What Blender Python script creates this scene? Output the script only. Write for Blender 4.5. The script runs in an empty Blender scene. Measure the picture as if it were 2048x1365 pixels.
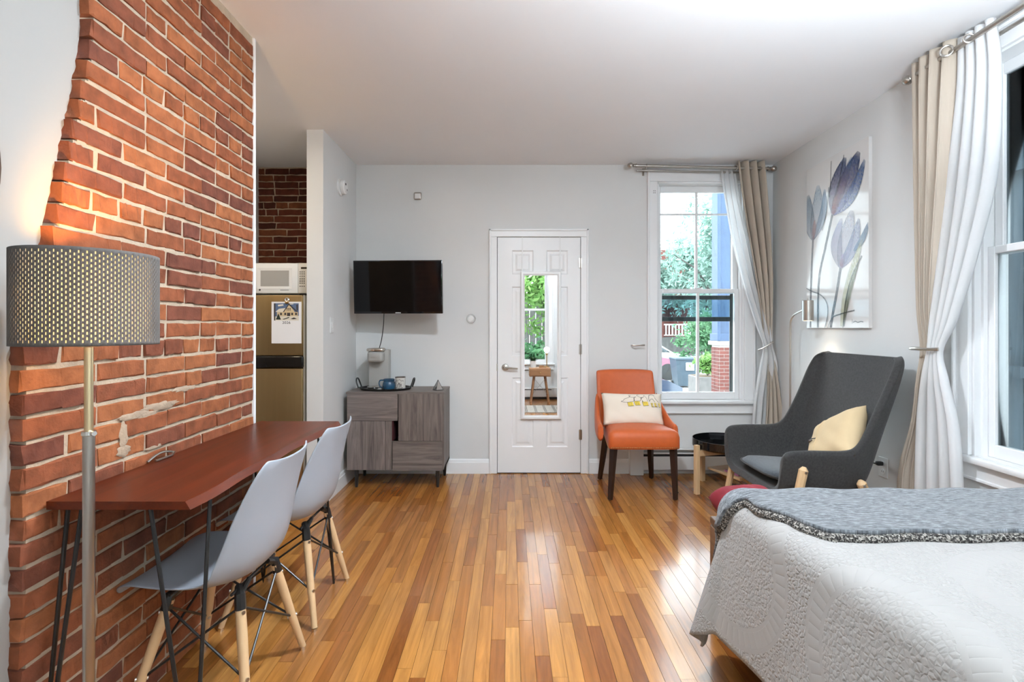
import bpy, bmesh, math, random
from mathutils import Vector, Matrix
random.seed(7)
PI = math.pi
SC = bpy.context.scene
COL = SC.collection

# ------------------------------------------------------------------ camera, world, exposure
F, CX, CY, HC = 1024.0, 1018.0, 656.0, 1.263          # focal (px), vanishing point (px), eye height (m)
cam_d = bpy.data.cameras.new('camera'); cam = bpy.data.objects.new('camera', cam_d); COL.objects.link(cam)
cam_d.sensor_width = 36.0; cam_d.lens = 36.0 * F / 2048.0
cam.location = (0, 0, HC); cam.rotation_euler = (PI / 2, 0, 0)
cam_d.shift_x = (1024.0 - CX) / 2048.0; cam_d.shift_y = (CY - 682.5) / 2048.0
cam_d.clip_start = 0.02; cam_d.clip_end = 300
SC.camera = cam
SC.view_settings.view_transform = 'Standard'; SC.view_settings.look = 'None'
SC.view_settings.exposure = 0.42; SC.view_settings.gamma = 1.0; SC.view_settings.use_curve_mapping = False
SKY, FILL_BOWL_W, FILL_DOME_W, LAMP_W, READ_W, FILL_KITCH_W = 8.0, 92.0, 46.0, 22.0, 3.0, 6.0
world = bpy.data.worlds.new('world'); SC.world = world; world.use_nodes = True
bg = world.node_tree.nodes['Background']; bg.inputs[0].default_value = (0.90, 0.95, 1.0, 1); bg.inputs[1].default_value = SKY

def portal(loc, rot, sx, sy):
    l = bpy.data.lights.new('window_portal', 'AREA'); l.shape = 'RECTANGLE'; l.size = sx; l.size_y = sy
    l.cycles.is_portal = True
    o = bpy.data.objects.new('window_portal', l); COL.objects.link(o); o.location = loc; o.rotation_euler = rot
portal((1.66, 4.62, 1.58), (-PI / 2, 0, 0), 0.80, 1.95)
portal((2.46, 2.03, 1.58), (0, PI / 2, 0), 1.95, 0.95)
portal((0.25, -0.43, 1.58), (PI / 2, 0, 0), 0.95, 1.95)

def P(px, py, Y): return Vector(((px - CX) * Y / F, Y, HC - (py - CY) * Y / F))
def WR(Y): return 2.195 + 0.0215 * Y                  # right wall face
YB = 4.444; XB = -1.245; XP = -1.275; ZC = 2.678

# ------------------------------------------------------------------ materials
MATS = {}
def _nt(name):
    m = bpy.data.materials.new(name); m.use_nodes = True
    return m, m.node_tree.nodes, m.node_tree.links, m.node_tree.nodes['Principled BSDF']
def c4(c): return (c[0], c[1], c[2], 1)
def pm(name, col, rough=0.5, metal=0.0, var=0.0, scale=8.0, stretch=(1, 1, 1), bump=0.0, bscale=200.0, col2=None, spec=0.5, coat=0.0, sheen=0.0, objvar=0.0, emit=None, detail=4):
    m, N, L, b = _nt(name)
    b.inputs['Roughness'].default_value = rough; b.inputs['Metallic'].default_value = metal
    b.inputs['Specular IOR Level'].default_value = spec
    b.inputs['Coat Weight'].default_value = coat; b.inputs['Coat Roughness'].default_value = 0.12
    b.inputs['Sheen Weight'].default_value = sheen
    tc = N.new('ShaderNodeTexCoord'); mp = N.new('ShaderNodeMapping'); mp.inputs['Scale'].default_value = stretch
    L.new(tc.outputs['Object'], mp.inputs[0])
    n = N.new('ShaderNodeTexNoise'); n.inputs['Scale'].default_value = scale; n.inputs['Detail'].default_value = detail
    L.new(mp.outputs[0], n.inputs['Vector'])
    r = N.new('ShaderNodeValToRGB'); r.color_ramp.elements[0].position = 0.3; r.color_ramp.elements[1].position = 0.7
    if col2 is None: col2 = tuple(min(1, x * (1 + var)) for x in col); col = tuple(x * (1 - var) for x in col)
    r.color_ramp.elements[0].color = c4(col); r.color_ramp.elements[1].color = c4(col2)
    L.new(n.outputs['Fac'], r.inputs[0])
    src = r.outputs[0]
    if objvar:
        oi = N.new('ShaderNodeObjectInfo'); hs = N.new('ShaderNodeHueSaturation')
        mr = N.new('ShaderNodeMapRange'); mr.inputs[3].default_value = 1 - objvar; mr.inputs[4].default_value = 1 + objvar
        L.new(oi.outputs['Random'], mr.inputs[0]); L.new(mr.outputs[0], hs.inputs['Value']); L.new(src, hs.inputs['Color']); src = hs.outputs[0]
    L.new(src, b.inputs['Base Color'])
    if bump:
        n2 = N.new('ShaderNodeTexNoise'); n2.inputs['Scale'].default_value = bscale; n2.inputs['Detail'].default_value = 3
        L.new(mp.outputs[0], n2.inputs['Vector'])
        bp = N.new('ShaderNodeBump'); bp.inputs['Strength'].default_value = bump; bp.inputs['Distance'].default_value = 0.004
        L.new(n2.outputs['Fac'], bp.inputs['Height']); L.new(bp.outputs[0], b.inputs['Normal'])
    if emit:
        b.inputs['Emission Color'].default_value = c4(emit[0]); b.inputs['Emission Strength'].default_value = emit[1]
    MATS[name] = m
    return m

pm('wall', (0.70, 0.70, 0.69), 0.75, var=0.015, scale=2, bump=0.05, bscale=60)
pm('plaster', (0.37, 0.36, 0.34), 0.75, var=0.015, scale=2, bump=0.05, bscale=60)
pm('ceil', (0.86, 0.86, 0.87), 0.85, var=0.01, scale=2)
pm('white', (0.84, 0.84, 0.84), 0.35, var=0.01, scale=4)
pm('whitemetal', (0.78, 0.78, 0.77), 0.4)
pm('mortar', (0.47, 0.37, 0.27), 0.95, var=0.14, scale=14, bump=0.9, bscale=90)
pm('mortardark', (0.40, 0.30, 0.215), 0.95, var=0.14, scale=14, bump=0.9, bscale=90)
pm('subfloor', (0.10, 0.055, 0.025), 0.8, var=0.1)
pm('black', (0.012, 0.012, 0.012), 0.35, var=0.05)
pm('blackgloss', (0.006, 0.006, 0.007), 0.06, spec=0.6)
pm('screen', (0.002, 0.002, 0.0025), 0.07, spec=0.28)
pm('blackmatte', (0.02, 0.02, 0.02), 0.6)
pm('dark', (0.03, 0.03, 0.033), 0.7)
pm('nickel', (0.55, 0.52, 0.48), 0.28, 1.0, var=0.03)
pm('chrome', (0.75, 0.74, 0.72), 0.12, 1.0)
pm('brushed', (0.46, 0.43, 0.39), 0.30, 1.0, var=0.04, scale=30, stretch=(1, 1, 0.05))
pm('steel', (0.36, 0.255, 0.125), 0.38, 0.85, var=0.04, scale=40, stretch=(1, 1, 0.02))
pm('greyshell', (0.36, 0.39, 0.44), 0.42, var=0.01, scale=3)
pm('beech', (0.66, 0.44, 0.24), 0.5, var=0.10, scale=14, stretch=(1, 1, 0.12))
pm('beechdark', (0.52, 0.29, 0.12), 0.5, var=0.10, scale=14, stretch=(1, 1, 0.12))
pm('orange', (0.49, 0.090, 0.014), 0.55, var=0.05, scale=30, sheen=0.05)
pm('nichered', (0.05, 0.003, 0.006), 0.8)
pm('espresso', (0.022, 0.010, 0.007), 0.3, var=0.2)
pm('charcoal', (0.020, 0.019, 0.0185), 0.9, col2=(0.040, 0.038, 0.037), scale=90, sheen=0.14, bump=0.4, bscale=500)
pm('seatcloth', (0.045, 0.052, 0.062), 0.9, col2=(0.075, 0.086, 0.10), scale=90, sheen=0.35, bump=0.4, bscale=500)
pm('yellowcloth', (0.62, 0.465, 0.275), 0.9, var=0.05, scale=5, bump=0.25, bscale=25)
pm('creamcloth', (0.78, 0.68, 0.56), 0.9, var=0.04, scale=5, bump=0.25, bscale=22)
pm('redcloth', (0.17, 0.006, 0.014), 0.85, var=0.2, scale=8)
pm('beigecurtain', (0.47, 0.40, 0.325), 0.9, var=0.05, scale=40, stretch=(1, 1, 0.06), bump=0.2, bscale=250)
pm('brass', (0.62, 0.42, 0.2), 0.3, 1.0)
pm('greymaker', (0.37, 0.36, 0.335), 0.45)
pm('bluemug', (0.012, 0.06, 0.12), 0.12, var=0.4, scale=20, coat=0.5)
pm('whitemug', (0.62, 0.60, 0.56), 0.25)
pm('paper', (0.85, 0.84, 0.85), 0.7)
pm('brownframe', (0.05, 0.03, 0.02), 0.4)
pm('waln', (0.16, 0.085, 0.045), 0.4, var=0.35, scale=9, stretch=(6, 0.5, 6))
pm('nightwood', (0.34, 0.17, 0.08), 0.45, var=0.2, scale=10, stretch=(0.5, 6, 6))
pm('asphalt', (0.24, 0.24, 0.25), 0.9, var=0.12, scale=3)
pm('concrete', (0.42, 0.40, 0.38), 0.9, var=0.1, scale=4)
pm('bin', (0.035, 0.055, 0.075), 0.5, var=0.1)
pm('carwhite', (0.8, 0.8, 0.82), 0.2, coat=0.5)
pm('carred', (0.16, 0.012, 0.05), 0.2, coat=0.5)
pm('carblue', (0.015, 0.03, 0.06), 0.15, coat=0.6)
pm('carglass', (0.02, 0.03, 0.035), 0.08)
pm('extbrick', (0.115, 0.030, 0.022), 0.85, var=0.25, scale=6)
pm('extmortar', (0.35, 0.30, 0.27), 0.9)
pm('bluepaint', (0.032, 0.058, 0.115), 0.6, var=0.15, scale=4)
pm('tealboard', (0.035, 0.060, 0.082), 0.35, col2=(0.085, 0.13, 0.165), scale=3, stretch=(6, 6, 0.5), objvar=0.25)
pm('fencewood', (0.085, 0.08, 0.075), 0.8, var=0.2, scale=4, objvar=0.2)
pm('bark', (0.07, 0.06, 0.055), 0.9, var=0.3)
pm('doggrey', (0.33, 0.33, 0.34), 0.9)
pm('beeryellow', (0.80, 0.58, 0.08), 0.9)
pm('ink', (0.035, 0.03, 0.035), 0.85)
pm('skyblue', (0.10, 0.15, 0.26), 0.8)
pm('snow', (0.72, 0.66, 0.55), 0.8)
pm('houseprint', (0.62, 0.48, 0.28), 0.8)
pm('roofprint', (0.05, 0.04, 0.04), 0.8)
pm('treeprint', (0.02, 0.03, 0.02), 0.8)
pm('opal', (0.9, 0.9, 0.88), 0.4, emit=((1, 0.97, 0.92), 3.0))
pm('bulbwarm', (0.9, 0.8, 0.6), 0.4, emit=((1, 0.55, 0.17), 45.0))
pm('bulbread', (0.9, 0.85, 0.7), 0.4, emit=((1, 0.86, 0.65), 25.0))
pm('bookcover', (0.35, 0.12, 0.22), 0.5)
pm('bookwhite', (0.75, 0.68, 0.72), 0.5)
pm('rug', (0.40, 0.36, 0.31), 0.95, var=0.2, scale=60)
pm('rugdark', (0.05, 0.045, 0.045), 0.95)
pm('cordblack', (0.01, 0.01, 0.01), 0.5)
pm('cordwhite', (0.75, 0.75, 0.74), 0.5)
pm('lampmetal', (0.74, 0.59, 0.36), 0.28, 1.0, var=0.03, scale=30, stretch=(1, 1, 0.05))
pm('shade', (0.115, 0.105, 0.098), 0.9, var=0.04, scale=200, bump=0.2, bscale=400)
pm('pebble', (0.10, 0.09, 0.085), 0.5, var=0.2)
pm('potwhite', (0.8, 0.8, 0.8), 0.35)

def m_leaf(name, c1, c2, transl=0.5):
    m, N, L, b = _nt(name); out = N['Material Output']
    g = N.new('ShaderNodeNewGeometry'); r = N.new('ShaderNodeValToRGB')
    r.color_ramp.elements[0].color = c4(c1); r.color_ramp.elements[1].color = c4(c2)
    L.new(g.outputs['Random Per Island'], r.inputs[0]); L.new(r.outputs[0], b.inputs['Base Color']); b.inputs['Roughness'].default_value = 0.6
    t = N.new('ShaderNodeBsdfTranslucent'); L.new(r.outputs[0], t.inputs[0])
    mx = N.new('ShaderNodeMixShader'); mx.inputs[0].default_value = transl
    L.new(b.outputs[0], mx.inputs[1]); L.new(t.outputs[0], mx.inputs[2]); L.new(mx.outputs[0], out.inputs[0])
    MATS[name] = m
m_leaf('leafpale', (0.14, 0.24, 0.19), (0.30, 0.42, 0.36))
m_leaf('leafmid', (0.04, 0.12, 0.05), (0.12, 0.26, 0.12))
m_leaf('leafbright', (0.09, 0.22, 0.04), (0.24, 0.38, 0.12))
m_leaf('leafpot', (0.02, 0.05, 0.02), (0.06, 0.12, 0.05))

def m_glass():
    m, N, L, b = _nt('glass'); out = N['Material Output']; N.remove(b)
    t = N.new('ShaderNodeBsdfTransparent'); t.inputs[0].default_value = (0.90, 0.96, 0.97, 1)
    g = N.new('ShaderNodeBsdfGlossy'); g.inputs['Roughness'].default_value = 0.02
    f = N.new('ShaderNodeFresnel'); f.inputs[0].default_value = 1.35
    mx = N.new('ShaderNodeMixShader'); L.new(f.outputs[0], mx.inputs[0]); L.new(t.outputs[0], mx.inputs[1]); L.new(g.outputs[0], mx.inputs[2])
    L.new(mx.outputs[0], out.inputs[0]); MATS['glass'] = m
m_glass()
def m_screenmesh():
    m, N, L, b = _nt('stormglass'); out = N['Material Output']; N.remove(b)
    t = N.new('ShaderNodeBsdfTransparent'); t.inputs[0].default_value = (0.62, 0.74, 0.80, 1)
    g = N.new('ShaderNodeBsdfGlossy'); g.inputs['Roughness'].default_value = 0.05
    mx = N.new('ShaderNodeMixShader'); mx.inputs[0].default_value = 0.06; L.new(t.outputs[0], mx.inputs[1]); L.new(g.outputs[0], mx.inputs[2])
    L.new(mx.outputs[0], out.inputs[0]); MATS['stormglass'] = m
m_screenmesh()
def m_sheer():
    m, N, L, b = _nt('sheer'); out = N['Material Output']
    b.inputs['Base Color'].default_value = (0.93, 0.93, 0.93, 1); b.inputs['Roughness'].default_value = 0.9
    t = N.new('ShaderNodeBsdfTranslucent'); t.inputs[0].default_value = (0.95, 0.95, 0.95, 1)
    tr = N.new('ShaderNodeBsdfTransparent')
    m1 = N.new('ShaderNodeMixShader'); m1.inputs[0].default_value = 0.5; L.new(b.outputs[0], m1.inputs[1]); L.new(t.outputs[0], m1.inputs[2])
    m2 = N.new('ShaderNodeMixShader'); m2.inputs[0].default_value = 0.12; L.new(m1.outputs[0], m2.inputs[1]); L.new(tr.outputs[0], m2.inputs[2])
    L.new(m2.outputs[0], out.inputs[0]); MATS['sheer'] = m
m_sheer()
def m_liner():
    m, N, L, b = _nt('liner'); out = N['Material Output']
    b.inputs['Base Color'].default_value = (0.85, 0.78, 0.6, 1); b.inputs['Roughness'].default_value = 0.9
    t = N.new('ShaderNodeBsdfTranslucent'); t.inputs[0].default_value = (0.95, 0.88, 0.7, 1)
    mx = N.new('ShaderNodeMixShader'); mx.inputs[0].default_value = 0.6; L.new(b.outputs[0], mx.inputs[1]); L.new(t.outputs[0], mx.inputs[2])
    L.new(mx.outputs[0], out.inputs[0]); MATS['liner'] = m
m_liner()
def m_mirror():
    m, N, L, b = _nt('mirrorglass'); b.inputs['Metallic'].default_value = 1; b.inputs['Roughness'].default_value = 0.0
    b.inputs['Base Color'].default_value = (0.92, 0.93, 0.92, 1); MATS['mirrorglass'] = m
m_mirror()

def m_brick(name, dark, mid, light):
    m, N, L, b = _nt(name); b.inputs['Roughness'].default_value = 0.85; b.inputs['Specular IOR Level'].default_value = 0.25
    oi = N.new('ShaderNodeObjectInfo'); g = N.new('ShaderNodeNewGeometry')
    ad = N.new('ShaderNodeMath'); ad.operation = 'ADD'; fr = N.new('ShaderNodeMath'); fr.operation = 'FRACT'
    L.new(oi.outputs['Random'], ad.inputs[0]); L.new(g.outputs['Random Per Island'], ad.inputs[1]); L.new(ad.outputs[0], fr.inputs[0])
    r = N.new('ShaderNodeValToRGB'); e = r.color_ramp.elements; e[0].position = 0.0; e[0].color = c4(dark); e[1].position = 1.0; e[1].color = c4(light)
    x = e.new(0.45); x.color = c4(mid); L.new(fr.outputs[0], r.inputs[0])
    n = N.new('ShaderNodeTexNoise'); n.inputs['Scale'].default_value = 22; n.inputs['Detail'].default_value = 6; L.new(g.outputs['Position'], n.inputs['Vector'])
    mr = N.new('ShaderNodeMapRange'); mr.inputs[1].default_value = 0.3; mr.inputs[2].default_value = 0.7; mr.inputs[3].default_value = 0.72; mr.inputs[4].default_value = 1.22; L.new(n.outputs['Fac'], mr.inputs[0])
    hs = N.new('ShaderNodeHueSaturation'); L.new(r.outputs[0], hs.inputs['Color']); L.new(mr.outputs[0], hs.inputs['Value'])
    L.new(hs.outputs[0], b.inputs['Base Color'])
    n2 = N.new('ShaderNodeTexNoise'); n2.inputs['Scale'].default_value = 130; n2.inputs['Detail'].default_value = 5; L.new(g.outputs['Position'], n2.inputs['Vector'])
    bp = N.new('ShaderNodeBump'); bp.inputs['Strength'].default_value = 0.45; bp.inputs['Distance'].default_value = 0.004
    L.new(n2.outputs['Fac'], bp.inputs['Height']); L.new(bp.outputs[0], b.inputs['Normal']); MATS[name] = m
m_brick('brick', (0.15, 0.050, 0.032), (0.26, 0.080, 0.034), (0.33, 0.115, 0.045))
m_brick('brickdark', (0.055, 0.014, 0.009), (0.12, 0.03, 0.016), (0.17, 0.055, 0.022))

def m_wood(name, cols, axis, gscale=1.0, rough=0.3, coat=0.4, islands=True, bumpw=0.08, gamp=0.35, spec=0.5):
    """boards whose grain runs along the given world/object axis, each board with its own tone"""
    m, N, L, b = _nt(name); b.inputs['Roughness'].default_value = rough; b.inputs['Coat Weight'].default_value = coat; b.inputs['Coat Roughness'].default_value = 0.10; b.inputs['Specular IOR Level'].default_value = spec
    oi = N.new('ShaderNodeObjectInfo'); g = N.new('ShaderNodeNewGeometry')
    ad = N.new('ShaderNodeMath'); ad.operation = 'ADD'; fr = N.new('ShaderNodeMath'); fr.operation = 'FRACT'
    L.new(oi.outputs['Random'], ad.inputs[0]); L.new(g.outputs['Random Per Island'], ad.inputs[1]); L.new(ad.outputs[0], fr.inputs[0])
    r = N.new('ShaderNodeValToRGB'); e = r.color_ramp.elements
    e[0].position = 0; e[0].color = c4(cols[0]); e[1].position = 1; e[1].color = c4(cols[-1])
    for i, c in enumerate(cols[1:-1]):
        x = e.new((i + 1) / (len(cols) - 1)); x.color = c4(c)
    L.new(fr.outputs[0], r.inputs[0])
    cv = N.new('ShaderNodeCombineXYZ'); k = N.new('ShaderNodeMath'); k.operation = 'MULTIPLY'; k.inputs[1].default_value = 37.0
    L.new(fr.outputs[0], k.inputs[0]); [L.new(k.outputs[0], cv.inputs[i]) for i in range(3)]
    va = N.new('ShaderNodeVectorMath'); va.operation = 'ADD'; L.new(g.outputs['Position'], va.inputs[0]); L.new(cv.outputs[0], va.inputs[1])
    mp = N.new('ShaderNodeMapping'); s = [26 * gscale] * 3; s[axis] = 1.6 * gscale; mp.inputs['Scale'].default_value = s; L.new(va.outputs[0], mp.inputs[0])
    n = N.new('ShaderNodeTexNoise'); n.inputs['Scale'].default_value = 1.0; n.inputs['Detail'].default_value = 8; n.inputs['Distortion'].default_value = 1.2; n.inputs['Roughness'].default_value = 0.65
    L.new(mp.outputs[0], n.inputs['Vector'])
    mr = N.new('ShaderNodeMapRange'); mr.inputs[1].default_value = 0.3; mr.inputs[2].default_value = 0.7; mr.inputs[3].default_value = 1 - gamp; mr.inputs[4].default_value = 1 + gamp * 0.5; L.new(n.outputs['Fac'], mr.inputs[0])
    hs = N.new('ShaderNodeHueSaturation'); L.new(r.outputs[0], hs.inputs['Color']); L.new(mr.outputs[0], hs.inputs['Value']); L.new(hs.outputs[0], b.inputs['Base Color'])
    bp = N.new('ShaderNodeBump'); bp.inputs['Strength'].default_value = bumpw; bp.inputs['Distance'].default_value = 0.002
    L.new(n.outputs['Fac'], bp.inputs['Height']); L.new(bp.outputs[0], b.inputs['Normal']); MATS[name] = m
m_wood('oak', [(0.23, 0.072, 0.016), (0.36, 0.138, 0.028), (0.43, 0.180, 0.040), (0.49, 0.228, 0.060), (0.26, 0.090, 0.026), (0.39, 0.158, 0.034)], 1, rough=0.22, coat=0.30, gamp=0.36, spec=0.40)
m_wood('redtable', [(0.095, 0.015, 0.004), (0.120, 0.021, 0.005)], 1, 0.8, rough=0.32, coat=0.0, gamp=0.45, spec=0.22)
m_wood('greyveneer_h', [(0.17, 0.14, 0.125), (0.20, 0.165, 0.15)], 0, 1.0, rough=0.5, coat=0, gamp=0.62)
m_wood('greyveneer_v', [(0.16, 0.13, 0.115), (0.20, 0.165, 0.15)], 2, 1.0, rough=0.5, coat=0, gamp=0.62)

def m_quilt():
    m, N, L, b = _nt('quilt'); b.inputs['Base Color'].default_value = (0.295, 0.282, 0.268, 1); b.inputs['Roughness'].default_value = 0.9; b.inputs['Sheen Weight'].default_value = 0.2
    uv = N.new('ShaderNodeUVMap'); uv.uv_map = 'cloth'
    def math_(op, a, bb=None, v=None):
        k = N.new('ShaderNodeMath'); k.operation = op; L.new(a, k.inputs[0])
        if bb is not None: L.new(bb, k.inputs[1])
        if v is not None: k.inputs[1].default_value = v
        return k.outputs[0]
    vo = N.new('ShaderNodeTexVoronoi'); vo.feature = 'DISTANCE_TO_EDGE'; vo.inputs['Scale'].default_value = 74; vo.inputs['Randomness'].default_value = 0.75; L.new(uv.outputs[0], vo.inputs['Vector'])
    peb = math_('MINIMUM', vo.outputs['Distance'], v=0.26)
    # medallions: cells of 0.62 m, distance from each cell centre drives the ribbed rings
    sx = N.new('ShaderNodeSeparateXYZ'); L.new(uv.outputs[0], sx.inputs[0])
    def cell(o, off):
        t = math_('ADD', o, v=off); t = math_('DIVIDE', t, v=0.62); t = math_('FRACT', t); t = math_('SUBTRACT', t, v=0.5); return math_('MULTIPLY', t, v=0.62)
    cx_, cy_ = cell(sx.outputs[0], 10.02), cell(sx.outputs[1], 10.30)
    d = math_('POWER', math_('ADD', math_('MULTIPLY', cx_, cx_), math_('MULTIPLY', cy_, cy_)), v=0.5)
    an = N.new('ShaderNodeMath'); an.operation = 'ARCTAN2'; L.new(cx_, an.inputs[0]); L.new(cy_, an.inputs[1])
    spokes = math_('ABSOLUTE', math_('SINE', math_('MULTIPLY', an.outputs[0], v=26.0)))
    inring = N.new('ShaderNodeMath'); inring.operation = 'COMPARE'; L.new(d, inring.inputs[0]); inring.inputs[1].default_value = 0.235; inring.inputs[2].default_value = 0.022
    edge = N.new('ShaderNodeMath'); edge.operation = 'COMPARE'; L.new(d, edge.inputs[0]); edge.inputs[1].default_value = 0.235; edge.inputs[2].default_value = 0.034
    inner = math_('LESS_THAN', d, v=0.2)
    n = N.new('ShaderNodeTexWave'); n.wave_type = 'RINGS'; n.rings_direction = 'SPHERICAL'; n.inputs['Scale'].default_value = 9; n.inputs['Distortion'].default_value = 9; n.inputs['Detail'].default_value = 1; n.inputs['Detail Scale'].default_value = 3; L.new(uv.outputs[0], n.inputs['Vector'])
    leafy = math_('MULTIPLY', n.outputs['Fac'], v=0.10)
    def mixf(fac, a, bb):
        k = N.new('ShaderNodeMix'); k.data_type = 'FLOAT'; L.new(fac, k.inputs[0]); L.new(a, k.inputs[2]); L.new(bb, k.inputs[3]); return k.outputs[0]
    base = mixf(inner, peb, math_('ADD', math_('MULTIPLY', peb, v=0.6), leafy))
    zero = math_('MULTIPLY', peb, v=0.0)
    base = mixf(edge.outputs[0], base, zero)
    base = mixf(inring.outputs[0], base, math_('MULTIPLY', math_('POWER', spokes, v=0.4), v=0.15))
    bp = N.new('ShaderNodeBump'); bp.inputs['Strength'].default_value = 0.42; bp.inputs['Distance'].default_value = 0.022
    L.new(base, bp.inputs['Height']); L.new(bp.outputs[0], b.inputs['Normal']); MATS['quilt'] = m
m_quilt()
def m_throw():
    m, N, L, b = _nt('throw'); b.inputs['Roughness'].default_value = 0.95; b.inputs['Sheen Weight'].default_value = 0.4
    uv = N.new('ShaderNodeUVMap'); uv.uv_map = 'cloth'
    mp = N.new('ShaderNodeMapping'); mp.inputs['Scale'].default_value = (38, 105, 1); L.new(uv.outputs[0], mp.inputs[0])
    n = N.new('ShaderNodeTexNoise'); n.inputs['Scale'].default_value = 1.0; n.inputs['Detail'].default_value = 5; n.inputs['Roughness'].default_value = 0.7; L.new(mp.outputs[0], n.inputs['Vector'])
    r = N.new('ShaderNodeValToRGB'); e = r.color_ramp.elements; e[0].position = 0.36; e[0].color = (0.012, 0.014, 0.018, 1); e[1].position = 0.68; e[1].color = (0.29, 0.31, 0.335, 1)
    x = e.new(0.5); x.color = (0.095, 0.105, 0.118, 1)
    L.new(n.outputs['Fac'], r.inputs[0]); L.new(r.outputs[0], b.inputs['Base Color'])
    bp = N.new('ShaderNodeBump'); bp.inputs['Strength'].default_value = 0.9; bp.inputs['Distance'].default_value = 0.012; L.new(n.outputs['Fac'], bp.inputs['Height']); L.new(bp.outputs[0], b.inputs['Normal'])
    MATS['throw'] = m
    m, N, L, b = _nt('throwedge'); b.inputs['Roughness'].default_value = 0.95
    g = N.new('ShaderNodeNewGeometry'); vo = N.new('ShaderNodeTexVoronoi'); vo.inputs['Scale'].default_value = 230; L.new(g.outputs['Position'], vo.inputs['Vector'])
    r = N.new('ShaderNodeValToRGB'); e = r.color_ramp.elements; e[0].position = 0.35; e[0].color = (0.03, 0.026, 0.024, 1); e[1].position = 0.85; e[1].color = (0.42, 0.39, 0.35, 1)
    sp = N.new('ShaderNodeSeparateXYZ'); L.new(vo.outputs['Color'], sp.inputs[0]); L.new(sp.outputs[0], r.inputs[0]); L.new(r.outputs[0], b.inputs['Base Color'])
    bp = N.new('ShaderNodeBump'); bp.inputs['Strength'].default_value = 0.8; bp.inputs['Distance'].default_value = 0.01; L.new(vo.outputs['Distance'], bp.inputs['Height']); L.new(bp.outputs[0], b.inputs['Normal'])
    MATS['throwedge'] = m
m_throw()
def m_print():
    m, N, L, b = _nt('print'); out = N['Material Output']
    a = N.new('ShaderNodeVertexColor'); a.layer_name = 'ink'
    L.new(a.outputs[0], b.inputs['Base Color']); b.inputs['Roughness'].default_value = 0.25
    t = N.new('ShaderNodeBsdfTransparent'); mx = N.new('ShaderNodeMixShader')
    n = N.new('ShaderNodeTexNoise'); n.inputs['Scale'].default_value = 18; n.inputs['Detail'].default_value = 6
    mu = N.new('ShaderNodeMapRange'); mu.inputs[1].default_value = 0.3; mu.inputs[2].default_value = 0.7; mu.inputs[3].default_value = 0.65; mu.inputs[4].default_value = 1.15; L.new(n.outputs['Fac'], mu.inputs[0])
    k = N.new('ShaderNodeMath'); k.operation = 'MULTIPLY'; k.use_clamp = True; L.new(a.outputs[1], k.inputs[0]); L.new(mu.outputs[0], k.inputs[1])
    L.new(k.outputs[0], mx.inputs[0]); L.new(t.outputs[0], mx.inputs[1]); L.new(b.outputs[0], mx.inputs[2]); L.new(mx.outputs[0], out.inputs[0]); MATS['print'] = m
m_print()
pm('acrylic', (0.70, 0.68, 0.66), 0.10, var=0.01, spec=0.22)

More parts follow.
